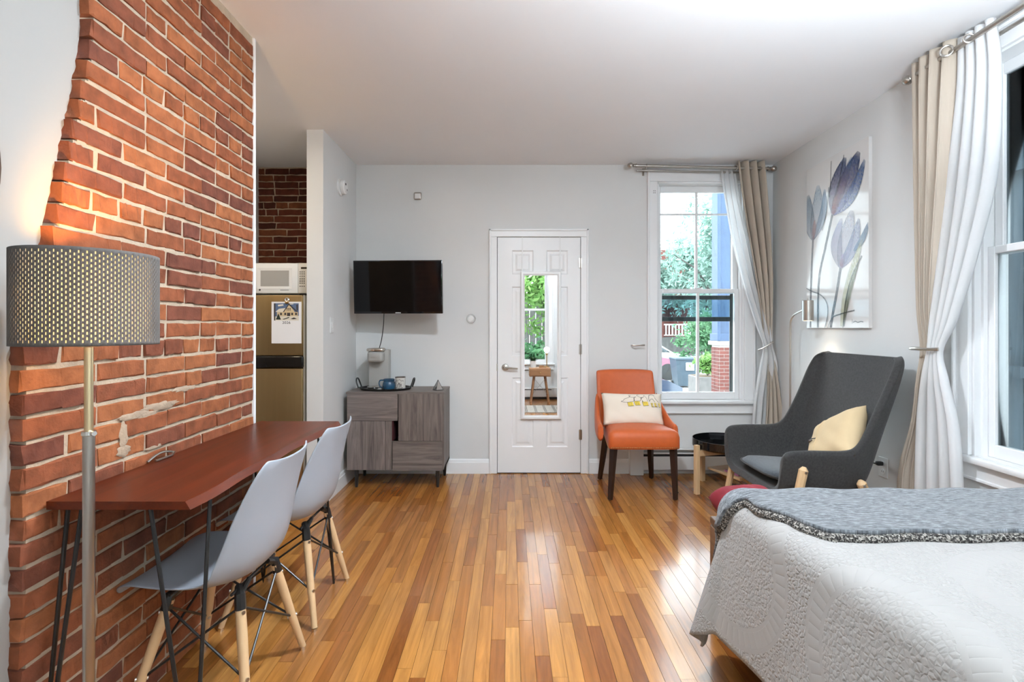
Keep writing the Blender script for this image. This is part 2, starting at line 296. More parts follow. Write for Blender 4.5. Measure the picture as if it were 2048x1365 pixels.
# ------------------------------------------------------------------ mesh helpers
MW = {}
class MB:
    def __init__(s): s.v = []; s.f = []; s.mi = []; s.cur = 0
    def add(s, vs, fs):
        o = len(s.v); s.v += [Vector(p) for p in vs]; s.f += [tuple(i + o for i in f) for f in fs]; s.mi += [s.cur] * len(fs); return s
    def box(s, x0, x1, y0, y1, z0, z1, r=0, seg=1, M=None):
        if r <= 0:
            vs = [(x, y, z) for z in (z0, z1) for y in (y0, y1) for x in (x0, x1)]
            fs = [(0, 2, 3, 1), (4, 5, 7, 6), (0, 1, 5, 4), (2, 6, 7, 3), (0, 4, 6, 2), (1, 3, 7, 5)]
        else:
            bm = bmesh.new(); bmesh.ops.create_cube(bm, size=1)
            for v in bm.verts: v.co = Vector(((x0 + x1) / 2 + v.co.x * (x1 - x0), (y0 + y1) / 2 + v.co.y * (y1 - y0), (z0 + z1) / 2 + v.co.z * (z1 - z0)))
            bmesh.ops.bevel(bm, geom=bm.edges[:], offset=r, segments=seg, profile=0.5, affect='EDGES')
            bm.verts.index_update(); vs = [v.co.copy() for v in bm.verts]; fs = [tuple(v.index for v in f.verts) for f in bm.faces]; bm.free()
        if M is not None: vs = [M @ Vector(p) for p in vs]
        return s.add(vs, fs)
    def tube(s, pts, r, n=10, cap=True):
        pts = [Vector(p) for p in pts]; m = len(pts); rs = r if isinstance(r, (list, tuple)) else [r] * m
        vs = []; fs = []; prev = None
        for i, p in enumerate(pts):
            t = (pts[min(i + 1, m - 1)] - pts[max(i - 1, 0)]).normalized()
            if prev is None:
                a = Vector((0, 0, 1)) if abs(t.z) < 0.9 else Vector((1, 0, 0)); prev = a
            u = (prev - t * prev.dot(t))
            if u.length < 1e-5: u = t.orthogonal()
            u.normalize(); w = t.cross(u); prev = u
            for k in range(n):
                an = 2 * PI * k / n; vs.append(p + (u * math.cos(an) + w * math.sin(an)) * rs[i])
        for i in range(m - 1):
            for k in range(n):
                k2 = (k + 1) % n; fs.append((i * n + k, i * n + k2, (i + 1) * n + k2, (i + 1) * n + k))
        if cap: fs.append(tuple(range(n))[::-1]); fs.append(tuple((m - 1) * n + k for k in range(n)))
        return s.add(vs, fs)
    def lathe(s, prof, c=(0, 0, 0), n=28, M=None, cap=True):
        vs = []; fs = []; c = Vector(c); m = len(prof)
        for (r, z) in prof:
            for k in range(n):
                an = 2 * PI * k / n; p = Vector((r * math.cos(an), r * math.sin(an), z)); vs.append((M @ p if M is not None else p) + c)
        for i in range(m - 1):
            for k in range(n):
                k2 = (k + 1) % n; fs.append((i * n + k, i * n + k2, (i + 1) * n + k2, (i + 1) * n + k))
        if cap and prof[0][0] > 1e-6: fs.append(tuple(range(n))[::-1])
        if cap and prof[-1][0] > 1e-6: fs.append(tuple((m - 1) * n + k for k in range(n)))
        return s.add(vs, fs)
    def torus(s, c, R, r, M=None, n=24, k=8):
        return s.lathe([(R + r * math.cos(2 * PI * i / k), r * math.sin(2 * PI * i / k)) for i in range(k + 1)], c, n, M, False)
    def prism(s, poly, h, M=None):
        """poly in local xy, extruded along z from 0 to h"""
        n = len(poly); vs = [Vector((x, y, 0)) for x, y in poly] + [Vector((x, y, h)) for x, y in poly]
        fs = [tuple(range(n))[::-1], tuple(range(n, 2 * n))] + [(i, (i + 1) % n, n + (i + 1) % n, n + i) for i in range(n)]
        if M is not None: vs = [M @ p for p in vs]
        return s.add(vs, fs)
    def grid(s, fn, nu, nv):
        vs = [fn(i / nu, j / nv) for j in range(nv + 1) for i in range(nu + 1)]; w = nu + 1
        return s.add(vs, [(j * w + i, j * w + i + 1, (j + 1) * w + i + 1, (j + 1) * w + i) for j in range(nv) for i in range(nu)])
    def build(s, name, mats, parent=None, smooth=True, world=True, angle=35):
        me = bpy.data.meshes.new(name)
        vs = s.v; off = Vector((0, 0, 0))
        if parent is None and vs:
            xs = [p.x for p in vs]; ys = [p.y for p in vs]; zs = [p.z for p in vs]
            off = Vector(((min(xs) + max(xs)) / 2, (min(ys) + max(ys)) / 2, min(zs))); vs = [p - off for p in vs]
        elif parent is not None and world:
            inv = MW[parent].inverted(); vs = [inv @ p for p in vs]
        me.from_pydata([tuple(p) for p in vs], [], s.f); me.update()
        if isinstance(mats, str): mats = [mats]
        for m in mats: me.materials.append(MATS[m])
        if len(mats) > 1: me.polygons.foreach_set('material_index', s.mi)
        bm = bmesh.new(); bm.from_mesh(me); bmesh.ops.recalc_face_normals(bm, faces=bm.faces[:]); bm.to_mesh(me); bm.free()
        if smooth:
            me.polygons.foreach_set('use_smooth', [True] * len(me.polygons)); me.set_sharp_from_angle(angle=math.radians(angle))
        o = bpy.data.objects.new(name, me); COL.objects.link(o)
        if parent is None: o.location = off; MW[o] = Matrix.Translation(off)
        else: o.parent = parent; MW[o] = MW[parent].copy()
        return o
def tag(o, label, cat, group=None):
    o['label'] = label; o['category'] = cat
    if group: o['group'] = group
    return o
def thing(name, label=None, cat=None, loc=(0, 0, 0), rz=0.0, group=None, kind=None):
    o = bpy.data.objects.new(name, None); COL.objects.link(o); o.location = loc; o.rotation_euler = (0, 0, rz); o.empty_display_size = 0.05
    MW[o] = Matrix.Translation(Vector(loc)) @ Matrix.Rotation(rz, 4, 'Z')
    if label: o['label'] = label
    if cat: o['category'] = cat
    if group: o['group'] = group
    if kind: o['kind'] = kind
    return o
def struct(o, label=None, cat=None):
    o['kind'] = 'structure'
    if label: o['label'] = label
    if cat: o['category'] = cat
    return o
def B(*a, **k): return MB().box(*a, **k)
def copy_tree(o, parent=None):
    c = o.copy(); COL.objects.link(c); MW[c] = MW[o].copy()
    if parent is not None: c.parent = parent
    for ch in [x for x in bpy.data.objects if x.parent == o]: copy_tree(ch, c)
    return c
def mod(o, solid=None, sub=0, offset=0.0):
    if solid: m = o.modifiers.new('thick', 'SOLIDIFY'); m.thickness = solid; m.offset = offset
    if sub: m = o.modifiers.new('smooth', 'SUBSURF'); m.levels = sub; m.render_levels = sub
    return o
def lerp(a, b, t): return a + (b - a) * t
def interp(tab, x):
    if x <= tab[0][0]: return tab[0][1]
    for (a, va), (b, vb) in zip(tab, tab[1:]):
        if x <= b: return lerp(va, vb, (x - a) / (b - a))
    return tab[-1][1]
def catmull(pts, t):
    n = len(pts) - 1; x = min(max(t, 0), 1) * n; i = min(int(x), n - 1); u = x - i
    p = [pts[max(i - 1, 0)], pts[i], pts[i + 1], pts[min(i + 2, n)]]
    return tuple(0.5 * (2 * b + (c - a) * u + (2 * a - 5 * b + 4 * c - d) * u * u + (3 * b - a - 3 * c + d) * u ** 3) for a, b, c, d in zip(*p))
def text_mesh(txt, size, mat, parent, M, depth=0.0004):
    cu = bpy.data.curves.new('lettering', 'FONT'); cu.body = txt; cu.size = size; cu.extrude = depth; cu.align_x = 'CENTER'; cu.align_y = 'CENTER'
    tmp = bpy.data.objects.new('lettering', cu); COL.objects.link(tmp)
    dg = bpy.context.evaluated_depsgraph_get(); me = bpy.data.meshes.new_from_object(tmp.evaluated_get(dg)); bpy.data.objects.remove(tmp)
    me.transform(MW[parent].inverted() @ M); me.materials.clear(); me.materials.append(MATS[mat])
    o = bpy.data.objects.new('lettering', me); COL.objects.link(o); o.parent = parent; return o

# ------------------------------------------------------------------ setting: floor with its boards
fl = struct(B(-2.40, 2.40, -0.30, 4.52, -0.10, -0.0125).build('floor', 'subfloor', smooth=False), 'glossy honey oak strip floor', 'floor')
PW = 0.0572
unit = MB().add([(x, y, z) for z in (-0.5, 0.5) for y in (-0.5, 0.5) for x in (-0.5, 0.5)], [(0, 2, 3, 1), (4, 5, 7, 6), (0, 1, 5, 4), (2, 6, 7, 3), (0, 4, 6, 2), (1, 3, 7, 5)])
def plank_mesh():
    me = bpy.data.meshes.new('plank')
    bm = bmesh.new(); bmesh.ops.create_cube(bm, size=1); bm.to_mesh(me); bm.free(); me.materials.append(MATS['oak']); return me
pmesh = plank_mesh(); rest = MB(); rng = random.Random(11); planks = []
x = -2.36
while x < 2.36:
    y = -0.28 - rng.random() * 0.5
    while y < YB + 0.02:
        ln = rng.choice([0.28, 0.36, 0.45, 0.55, 0.65, 0.8, 0.95, 1.1]); y0 = max(y, -0.28); y1 = min(y + ln, YB + 0.02)
        if y1 - y0 > 0.02: planks.append((x, y0, y1))
        y += ln
    x += PW
def plank_score(p):
    x, y0, y1 = p
    if y1 < 1.84 or (x > 0.97 and y1 < 2.3) or x < -1.30: return -1
    a = max(y0, 1.83); return 1.0 / a - 1.0 / y1
planks.sort(key=plank_score, reverse=True); n_part = 0
for p in planks:
    x, y0, y1 = p; dz = rng.uniform(-0.0003, 0.0003)
    if plank_score(p) > 0 and n_part < 300:
        o = bpy.data.objects.new('plank', pmesh); COL.objects.link(o); o.parent = fl
        o.location = Vector((x + PW / 2, (y0 + y1) / 2, -0.006 + dz)) - fl.location; o.scale = (PW - 0.0013, y1 - y0 - 0.0013, 0.012); n_part += 1
    else: rest.box(x + 0.0006, x + PW - 0.0006, y0 + 0.0006, y1 - 0.0006, -0.012 + dz, dz)
r_ = rest.build('far_planks', 'oak', fl, smooth=False); r_['kind'] = 'stuff'

struct(B(-2.45, 2.55, -0.45, 4.70, ZC, ZC + 0.15).build('ceiling', 'ceil', smooth=False), 'smooth white painted ceiling', 'ceiling')

# walls
BW = dict(x0=1.285, w=0.755, z0=0.635, z1=2.53)       # opening in the back wall
mb = MB(); T = 0.16
mb.box(-1.50, BW['x0'], YB, YB + T, 0, ZC); mb.box(BW['x0'] + BW['w'], 2.5, YB, YB + T, 0, ZC)
mb.box(BW['x0'], BW['x0'] + BW['w'], YB, YB + T, 0, BW['z0']); mb.box(BW['x0'], BW['x0'] + BW['w'], YB, YB + T, BW['z1'], ZC)
struct(mb.build('wall_back', 'wall', smooth=False), 'pale grey wall with the door and the street window', 'wall')
RWY1, RWW = 2.484, 0.92                                # right wall window: far jamb, width
def rwall(mb, y0, y1, z0, z1):
    vs = [(WR(y) + d, y, z) for z in (z0, z1) for y in (y0, y1) for d in (0, T)]
    mb.add(vs, [(0, 2, 3, 1), (4, 5, 7, 6), (0, 1, 5, 4), (2, 6, 7, 3), (0, 4, 6, 2), (1, 3, 7, 5)])
mb = MB(); rwall(mb, RWY1, YB + T, 0, ZC); rwall(mb, -0.45, RWY1 - RWW, 0, ZC); rwall(mb, RWY1 - RWW, RWY1, 0, 0.645); rwall(mb, RWY1 - RWW, RWY1, 2.53, ZC)
struct(mb.build('wall_right', 'wall', smooth=False), 'pale grey wall behind the armchair', 'wall')
YF = -0.25; FX0, FW = 0.70, 0.90                       # wall behind the camera, its window runs from FX0 towards -x
mb = MB(); mb.box(-1.45, FX0 - FW, YF - T, YF, 0, ZC); mb.box(FX0, 2.4, YF - T, YF, 0, ZC); mb.box(FX0 - FW, FX0, YF - T, YF, 0, 0.635); mb.box(FX0 - FW, FX0, YF - T, YF, 2.53, ZC)
struct(mb.build('wall_front', 'wall', smooth=False), 'pale grey wall seen in the door mirror', 'wall')
# partition by the kitchen
struct(B(-1.444, -1.326, 3.655, YB, 0, ZC).build('wall_partition', 'wall', smooth=False), 'narrow grey partition beside the kitchen niche', 'wall')
# plaster wall with a ragged edge against the brickwork
EDGE = [(0, 1.308), (1.2, 1.312), (1.5, 1.392), (1.8, 1.460), (1.95, 1.493), (2.13, 1.525), (2.7, 1.533)]
CH = 0.0644
mb = MB(); mb.box(-1.45, XP, YF - T, 1.28, 0, ZC)
rng = random.Random(3); nz = 170; pts = []
for i in range(nz + 1):
    z = ZC * i / nz; pts.append((z, interp(EDGE, z) - 0.004 + rng.uniform(-0.004, 0.004)))
vs = []; fs = []
for z, y in pts: vs += [(XP, 1.28 - 0.001, z), (XP, y, z), (XP - 0.02, y, z)]
for i in range(nz): a = i * 3; fs += [(a, a + 1, a + 4, a + 3), (a + 1, a + 2, a + 5, a + 4)]
mb.add(vs, fs)
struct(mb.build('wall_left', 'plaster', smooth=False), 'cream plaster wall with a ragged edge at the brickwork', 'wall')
# kitchen niche
struct(B(-2.45, -2.30, 2.40, 4.70, 0, ZC).build('wall_kitchen_left', 'wall', smooth=False), 'grey end wall of the kitchen niche', 'wall')

# brick walls: mortar bed with every brick its own piece
def brick_variants(n, L, H, D, seed, rough=0.004):
    out = []; rg = random.Random(seed)
    for i in range(n):
        me = bpy.data.meshes.new('brick'); bm = bmesh.new(); bmesh.ops.create_cube(bm, size=1)
        for v in bm.verts: v.co = Vector((v.co.x * D, v.co.y * L, v.co.z * H))
        bmesh.ops.subdivide_edges(bm, edges=[e for e in bm.edges if abs((e.verts[0].co - e.verts[1].co).y) > L * 0.5], cuts=3)
        bmesh.ops.bevel(bm, geom=[e for e in bm.edges if min(e.verts[0].co.x, e.verts[1].co.x) > D * 0.4], offset=0.0035, segments=1, affect='EDGES')
        for v in bm.verts: v.co += Vector((rg.uniform(-rough, rough) * 0.5, rg.uniform(-rough, rough), rg.uniform(-rough, rough) * 0.7))
        bm.to_mesh(me); bm.free(); me.materials.append(MATS['brick']); me.polygons.foreach_set('use_smooth', [False] * len(me.polygons)); out.append(me)
    return out
JT = 0.0115; DB = 0.06
full = brick_variants(8, 0.199, CH - JT, DB, 1); half = brick_variants(6, 0.096, CH - JT, DB, 2)
y_end = 2.497
mb = MB(); rows = int(ZC / CH) + 1
for r in range(rows):
    z0 = r * CH; z1 = min(z0 + CH, ZC); ye = interp(EDGE, (z0 + z1) / 2)
    mb.box(-1.44, XB - 0.0065, ye + 0.016, y_end - 0.001, z0, z1)
mb.box(-2.32, -1.44, 2.36, y_end - 0.001, 0, ZC)
bwall = struct(mb.build('wall_brick', 'mortar', smooth=False), 'exposed red brick wall with a jagged plaster edge', 'wall')
rng = random.Random(21); nb = 0
for r in range(rows):
    zc = r * CH + CH / 2
    if zc + CH / 2 > ZC + 0.012: break
    y = y_end - 0.004; k = 0; off = (r % 2)
    header_row = r % 7 == 4
    while True:
        ye = interp(EDGE, zc) + rng.uniform(-0.004, 0.006)
        if k == 0 and off: L = 0.096
        elif header_row or rng.random() < 0.10: L = 0.096
        else: L = 0.199
        cutp = y - L - JT
        last = cutp - ye < 0.05
        y0 = ye if last else y - L
        ln = y - y0
        if ln < 0.03: break
        me = rng.choice(half if ln < 0.15 else full); base = 0.096 if ln < 0.15 else 0.199
        o = bpy.data.objects.new('brick', me); COL.objects.link(o); o.parent = bwall
        o.location = Vector((XB - DB / 2 + rng.uniform(-0.0035, 0.003), (y + y0) / 2, zc + rng.uniform(-0.002, 0.002))) - bwall.location
        o.scale = (1, ln / base, rng.uniform(0.94, 1.03)); o.rotation_euler = (rng.uniform(-0.012, 0.012), 0, rng.uniform(-0.006, 0.006)); nb += 1
        if last: break
        y = y0 - JT; k += 1
# smeared mortar left around an old patch
mb = MB(); rg = random.Random(5)
for (py_, pz_, w_, h_) in [(1.70, 0.970, 0.14, 0.026), (1.84, 0.985, 0.20, 0.030), (1.97, 1.03, 0.16, 0.022), (1.655, 0.915, 0.040, 0.085), (1.655, 0.865, 0.06, 0.04), (1.76, 0.965, 0.12, 0.020), (1.80, 0.845, 0.10, 0.014)]:
    n = 22; c = Vector((XB - 0.0005, py_, pz_)); ring = []
    for k in range(n):
        a = 2 * PI * k / n; q = rg.uniform(0.8, 1.15); ring.append(c + Vector((0, w_ / 2 * math.cos(a) * q, h_ / 2 * math.sin(a) * q)))
    top = [c + (p - c) * 0.8 + Vector((0.0020, 0, 0)) for p in ring]
    mb.add(ring + top + [c + Vector((0.0026, 0, 0))], [(k, (k + 1) % n, n + (k + 1) % n, n + k) for k in range(n)] + [(n + k, n + (k + 1) % n, 2 * n) for k in range(n)])
mb.build('mortar_patch', 'mortardark', bwall)
struct(B(XB - 0.02, XB + 0.004, y_end - 0.002, y_end + 0.016, 0, ZC, 0.003).build('trim_1', 'white'), 'white corner bead at the end of the brick wall', 'trim')
# kitchen back wall in darker brick
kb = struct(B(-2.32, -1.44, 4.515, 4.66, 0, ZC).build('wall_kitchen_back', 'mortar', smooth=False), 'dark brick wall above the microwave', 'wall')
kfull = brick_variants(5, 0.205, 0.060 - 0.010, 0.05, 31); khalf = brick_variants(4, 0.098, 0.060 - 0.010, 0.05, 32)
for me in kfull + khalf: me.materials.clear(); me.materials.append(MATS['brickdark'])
rng = random.Random(8)
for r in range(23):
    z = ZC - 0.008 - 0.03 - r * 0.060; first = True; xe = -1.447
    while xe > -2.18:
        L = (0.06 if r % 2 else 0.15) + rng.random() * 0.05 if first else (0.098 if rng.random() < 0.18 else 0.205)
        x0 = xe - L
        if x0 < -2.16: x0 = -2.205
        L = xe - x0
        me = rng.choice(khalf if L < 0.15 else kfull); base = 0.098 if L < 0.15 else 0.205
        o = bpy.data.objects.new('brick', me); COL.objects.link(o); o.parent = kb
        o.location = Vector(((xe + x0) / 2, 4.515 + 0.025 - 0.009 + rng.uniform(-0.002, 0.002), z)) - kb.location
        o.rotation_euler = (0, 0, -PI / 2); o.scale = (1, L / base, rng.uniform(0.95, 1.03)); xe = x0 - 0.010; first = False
struct(B(-2.30, -2.205, 4.40, 4.515, 0, ZC).build('trim_2', 'wall'), 'grey boxed corner beside the kitchen brick', 'trim')

# baseboards
def baseboard(name, pts, nrm, label, h=0.125):
    (xa, ya), (xb, yb) = pts; d = Vector((xb - xa, yb - ya, 0)); L = d.length; d.normalize(); n = Vector(nrm)
    prof = [(0, 0), (0.018, 0), (0.018, h - 0.030), (0.014, h - 0.026), (0.010, h - 0.008), (0.004, h), (0, h)]
    vs = []; m = len(prof)
    for q in (0, L):
        for (o_, z) in prof: vs.append(Vector((xa, ya, 0)) + d * q + n * o_ + Vector((0, 0, z)))
    fs = [tuple(range(m)), tuple(range(m, 2 * m))] + [(i, (i + 1) % m, m + (i + 1) % m, m + i) for i in range(m)]
    return struct(MB().add(vs, fs).build(name, 'white', smooth=False), label, 'baseboard')
baseboard('baseboard_partition', ((-1.326, 3.655), (-1.326, YB)), (1, 0, 0), 'white baseboard along the kitchen partition')
baseboard('baseboard_back', ((-1.308, YB), (-0.172, YB)), (0, -1, 0), 'white baseboard between cabinet and door casing')
baseboard('baseboard_back_right', ((0.692, YB), (1.035, YB)), (0, -1, 0), 'white baseboard behind the orange chair')

# ------------------------------------------------------------------ windows
def build_window(name, label, loc, rz, W, z0, z1, zm, muntin=True, cross=None, storm=False, cw=0.088):
    t = thing(name, label, 'window', loc, rz, kind='structure')
    def part(nm, mb, mat, par=t, **k): return mb.build(nm, mat, par, world=False, **k)
    # casing boards with an outer bead
    for (xa, xb) in ((-cw, 0), (W, W + cw)):
        part('casing', MB().box(xa, xb, -0.02, 0, z0, z1, 0.003).box(xa if xa < 0 else xb - 0.018, xa + 0.018 if xa < 0 else xb, -0.032, -0.018, z0, z1 + cw + 0.012, 0.004), 'white')
    part('head_casing', MB().box(-cw, W + cw, -0.021, 0, z1, z1 + cw, 0.003).box(-cw, W + cw, -0.032, -0.018, z1 + cw - 0.006, z1 + cw + 0.012, 0.004), 'white')
    part('jamb', MB().box(0, 0.012, -0.001, 0.16, z0, z1).box(W - 0.012, W, -0.001, 0.16, z0, z1).box(0, W, -0.001, 0.16, z1 - 0.012, z1).box(0.012, 0.026, 0.03, 0.05, z0, z1 - 0.012).box(W - 0.026, W - 0.012, 0.03, 0.05, z0, z1 - 0.012), 'white')
    part('sill', MB().box(-cw - 0.02, W + cw + 0.02, -0.055, 0.0, z0 - 0.028, z0, 0.006, 2).box(0, W, -0.002, 0.17, z0 - 0.028, z0 - 0.001), 'white')
    part('apron', MB().box(-cw, W + cw, -0.018, 0, z0 - 0.115, z0 - 0.028, 0.003).box(-cw, W + cw, -0.026, -0.015, z0 - 0.115, z0 - 0.098, 0.004), 'white')
    def sash(nm, ya, yb, za, zb, bot, top):
        st = 0.045; x0, x1 = 0.014, W - 0.014
        s = part(nm, MB().box(x0, x0 + st, ya, yb, za, zb, 0.003).box(x1 - st, x1, ya, yb, za, zb, 0.003).box(x0 + st, x1 - st, ya, yb, za, za + bot, 0.003).box(x0 + st, x1 - st, ya, yb, zb - top, zb, 0.003), 'white')
        ym = (ya + yb) / 2
        if muntin: part('muntin', MB().box(W / 2 - 0.011, W / 2 + 0.011, ya + 0.004, yb - 0.004, za + bot - 0.002, zb - top + 0.002, 0.003), 'white', s)
        zs = [za + bot, zb - top]
        if cross and nm == 'upper_sash':
            part('muntin', MB().box(x0 + st, x1 - st, ya + 0.008, yb - 0.006, cross - 0.008, cross + 0.008, 0.003), 'white', s); zs = [zs[0], cross, zs[1]]
        xs = [x0 + st, W / 2, x1 - st] if muntin else [x0 + st, x1 - st]
        for a, b_ in zip(xs, xs[1:]):
            for c, d in zip(zs, zs[1:]): part('pane', MB().box(a, b_, ym - 0.0015, ym + 0.0015, c, d), 'glass', s, smooth=False)
    sash('lower_sash', 0.052, 0.087, z0, zm + 0.02, 0.062, 0.036)
    sash('upper_sash', 0.092, 0.127, zm - 0.018, z1 - 0.012, 0.036, 0.055)
    part('sash_lock', MB().box(W / 2 - 0.03, W / 2 + 0.03, 0.055, 0.085, zm + 0.02, zm + 0.032, 0.004), 'white')
    if storm:
        zt = zm - 0.02
        part('storm_track', MB().box(W - 0.052, W - 0.013, 0.14, 0.16, z0, z1).box(0.013, 0.04, 0.14, 0.16, z0, z1), 'fencewood')
        for za, zb in ((zt - 0.05, zt - 0.012), (zt - 0.245, zt - 0.205)): part('storm_rail', MB().box(0.03, W - 0.05, 0.142, 0.156, za, zb, 0.003), 'black')
        part('storm_rail', MB().box(W - 0.062, W - 0.05, 0.142, 0.156, z0, zt, 0.002), 'black')
        part('pane', MB().box(0.03, W - 0.05, 0.147, 0.149, zt - 0.205, zt - 0.05), 'stormglass', smooth=False)
    return t
build_window('window_1', 'white double hung street window over the sill behind the orange chair', (BW['x0'], YB, 0), 0, BW['w'], BW['z0'], BW['z1'], 1.585, True, 2.27, True)
ang = math.atan(0.0215)
build_window('window_2', 'white double hung window facing dark boards beside the bed', (WR(RWY1), RWY1, 0), -PI / 2 - ang, RWW, 0.645, 2.53, 1.63, False)
build_window('window_3', 'white double hung garden window seen in the door mirror', (FX0, YF, 0), PI, FW, 0.635, 2.53, 1.585, False)
# four small screw holes in the casing of the street window
w1 = bpy.data.objects['window_1']
mb = MB()
for dx in (0, 0.013):
    for dz in (0, 0.017): mb.lathe([(0, 0), (0.0035, 0), (0.0035, 0.001), (0, 0.001)], (BW['x0'] - 0.035 + dx, YB - 0.0195, 2.43 + dz), 8, Matrix.Rotation(PI / 2, 4, 'X'))
mb.build('screw_hole', 'blackmatte', w1)

# ------------------------------------------------------------------ door with casing
d = thing('door_1', 'white six panel interior door in a white casing', 'door', (-0.1, YB, 0), kind='structure')
XD0, XD1, ZD = -0.0995, 0.617, 2.046
mb = MB()
cz = 0.066
for (a, b_) in ((XD0 - cz - 0.004, XD0 - 0.004), (XD1 + 0.004, XD1 + 0.004 + cz)): mb.box(a, b_, YB - 0.02, YB, 0, ZD + 0.004, 0.004)
mb.box(XD0 - cz - 0.004, XD1 + cz + 0.004, YB - 0.02, YB, ZD + 0.004, ZD + 0.004 + cz, 0.004)
for (a, b_) in ((XD0 - cz - 0.006, XD0 - cz + 0.012), (XD1 + cz - 0.012, XD1 + cz + 0.006)): mb.box(a, b_, YB - 0.028, YB - 0.015, 0, ZD + cz + 0.006, 0.004)
mb.box(XD0 - cz - 0.006, XD1 + cz + 0.006, YB - 0.028, YB - 0.015, ZD + cz - 0.012, ZD + cz + 0.006, 0.004)
mb.build('casing', 'white', d)
B(XD0 - 0.004, XD1 + 0.004, YB - 0.0005, YB + 0.001, 0.0, ZD + 0.004).build('gap', 'blackmatte', d)
# slab: face split around recessed panels
pc = [(920 + a / 2.527, 920 + b_ / 2.527) for a, b_ in ((262, 371), (436, 545))]
pr = [(440 + a / 2.527, 440 + b_ / 2.527) for a, b_ in ((155, 277), (338, 690), (797, 1148))]
pcx = [((a - CX) * YB / F, (b_ - CX) * YB / F) for a, b_ in pc]
prz = [(HC - (b_ - CY) * YB / F, HC - (a - CY) * YB / F) for a, b_ in pr][::-1]
yf = YB - 0.010; mb = MB(); zs = [0.008] + [v for ab in prz for v in ab] + [ZD]; xs = [XD0] + [v for ab in pcx for v in ab] + [XD1]
for i in range(len(xs) - 1):
    for j in range(len(zs) - 1):
        if i % 2 == 1 and j % 2 == 1: continue
        mb.box(xs[i], xs[i + 1], yf, YB - 0.001, zs[j], zs[j + 1])
slab = mb.build('slab', 'white', d, smooth=False)
for a, b_ in pcx:
    for c, e in prz:
        w = 0.022; vs = []; yr = yf + 0.007
        for q, yy in ((0, yf), (0.010, yr), (w + 0.008, yr), (w + 0.026, yf + 0.001)): vs += [(a + q, yy, c + q), (b_ - q, yy, c + q), (b_ - q, yy, e - q), (a + q, yy, e - q)]
        fs = [(k * 4 + i, k * 4 + (i + 1) % 4, k * 4 + 4 + (i + 1) % 4, k * 4 + 4 + i) for k in range(3) for i in range(4)] + [(12, 13, 14, 15)]
        MB().add(vs, fs).build('panel', 'white', slab, smooth=False)
for zz in (526.5, 699, 869):
    z = HC - (zz - CY) * YB / F; MB().tube([(XD1 + 0.002, YB - 0.016, z - 0.045), (XD1 + 0.002, YB - 0.016, z + 0.045)], 0.007, 8).box(XD1 - 0.012, XD1 + 0.014, YB - 0.021, YB - 0.012, z - 0.042, z + 0.042).build('hinge', 'nickel', d)
hc = P(1010.5, 735.5, YB - 0.02)
h = MB().lathe([(0, 0), (0.031, 0), (0.031, 0.006), (0.026, 0.012), (0.014, 0.014), (0.011, 0.045), (0, 0.045)], (hc.x, YB - 0.010, hc.z), 24, Matrix.Rotation(PI / 2, 4, 'X')).build('handle', 'nickel', d)
MB().tube([(hc.x, YB - 0.048, hc.z), (hc.x + 0.03, YB - 0.052, hc.z - 0.001), (hc.x + 0.07, YB - 0.050, hc.z - 0.006), (hc.x + 0.108, YB - 0.048, hc.z - 0.008)], [0.009, 0.009, 0.008, 0.006], 10).build('lever', 'nickel', h)
B(XD0 - 0.008, XD0 + 0.002, YB - 0.0215, YB - 0.009, hc.z - 0.03, hc.z + 0.03, 0.002).build('strike_plate', 'nickel', d)

# ------------------------------------------------------------------ hanging mirror on the door
mz0, mz1 = HC - (839.5 - CY) * 4.41 / F, HC - (543.5 - CY) * 4.41 / F
mx0, mx1 = (1041.5 - CX) * 4.41 / F, (1122.5 - CX) * 4.41 / F
t = thing('hanging_mirror', 'tall white framed mirror hanging from the top of the door', 'mirror', ((mx0 + mx1) / 2, 4.42, mz0))
mb = MB(); fw = 0.034
prof = [(0, 4.432), (0, 4.412), (0.006, 4.406), (0.020, 4.404), (0.028, 4.410), (fw, 4.412), (fw, 4.432)]
vs = []; 
for q, yy in prof: vs += [(mx0 + q, yy, mz0 + q), (mx1 - q, yy, mz0 + q), (mx1 - q, yy, mz1 - q), (mx0 + q, yy, mz1 - q)]
fs = [(k * 4 + i, k * 4 + (i + 1) % 4, k * 4 + 4 + (i + 1) % 4, k * 4 + 4 + i) for k in range(len(prof) - 1) for i in range(4)]
MB().add(vs, fs).build('frame', 'white', t)
B(mx0 + fw - 0.002, mx1 - fw + 0.002, 4.417, 4.421, mz0 + fw - 0.002, mz1 - fw + 0.002).build('mirror_glass', 'mirrorglass', t, smooth=False)
B(mx0 + 0.005, mx1 - 0.005, 4.421, 4.432, mz0 + 0.005, mz1 - 0.005).build('backing', 'white', t)
for px in (1044.6, 1123.0):
    x = (px - CX) * 4.42 / F; x = min(max(x, mx0 + 0.008), mx1 - 0.008)
    MB().box(x - 0.006, x + 0.006, 4.430, 4.432, mz1 - 0.03, ZD + 0.003).box(x - 0.006, x + 0.006, 4.430, YB - 0.002, ZD + 0.0005, ZD + 0.003).build('hanger_strap', 'whitemetal', t)

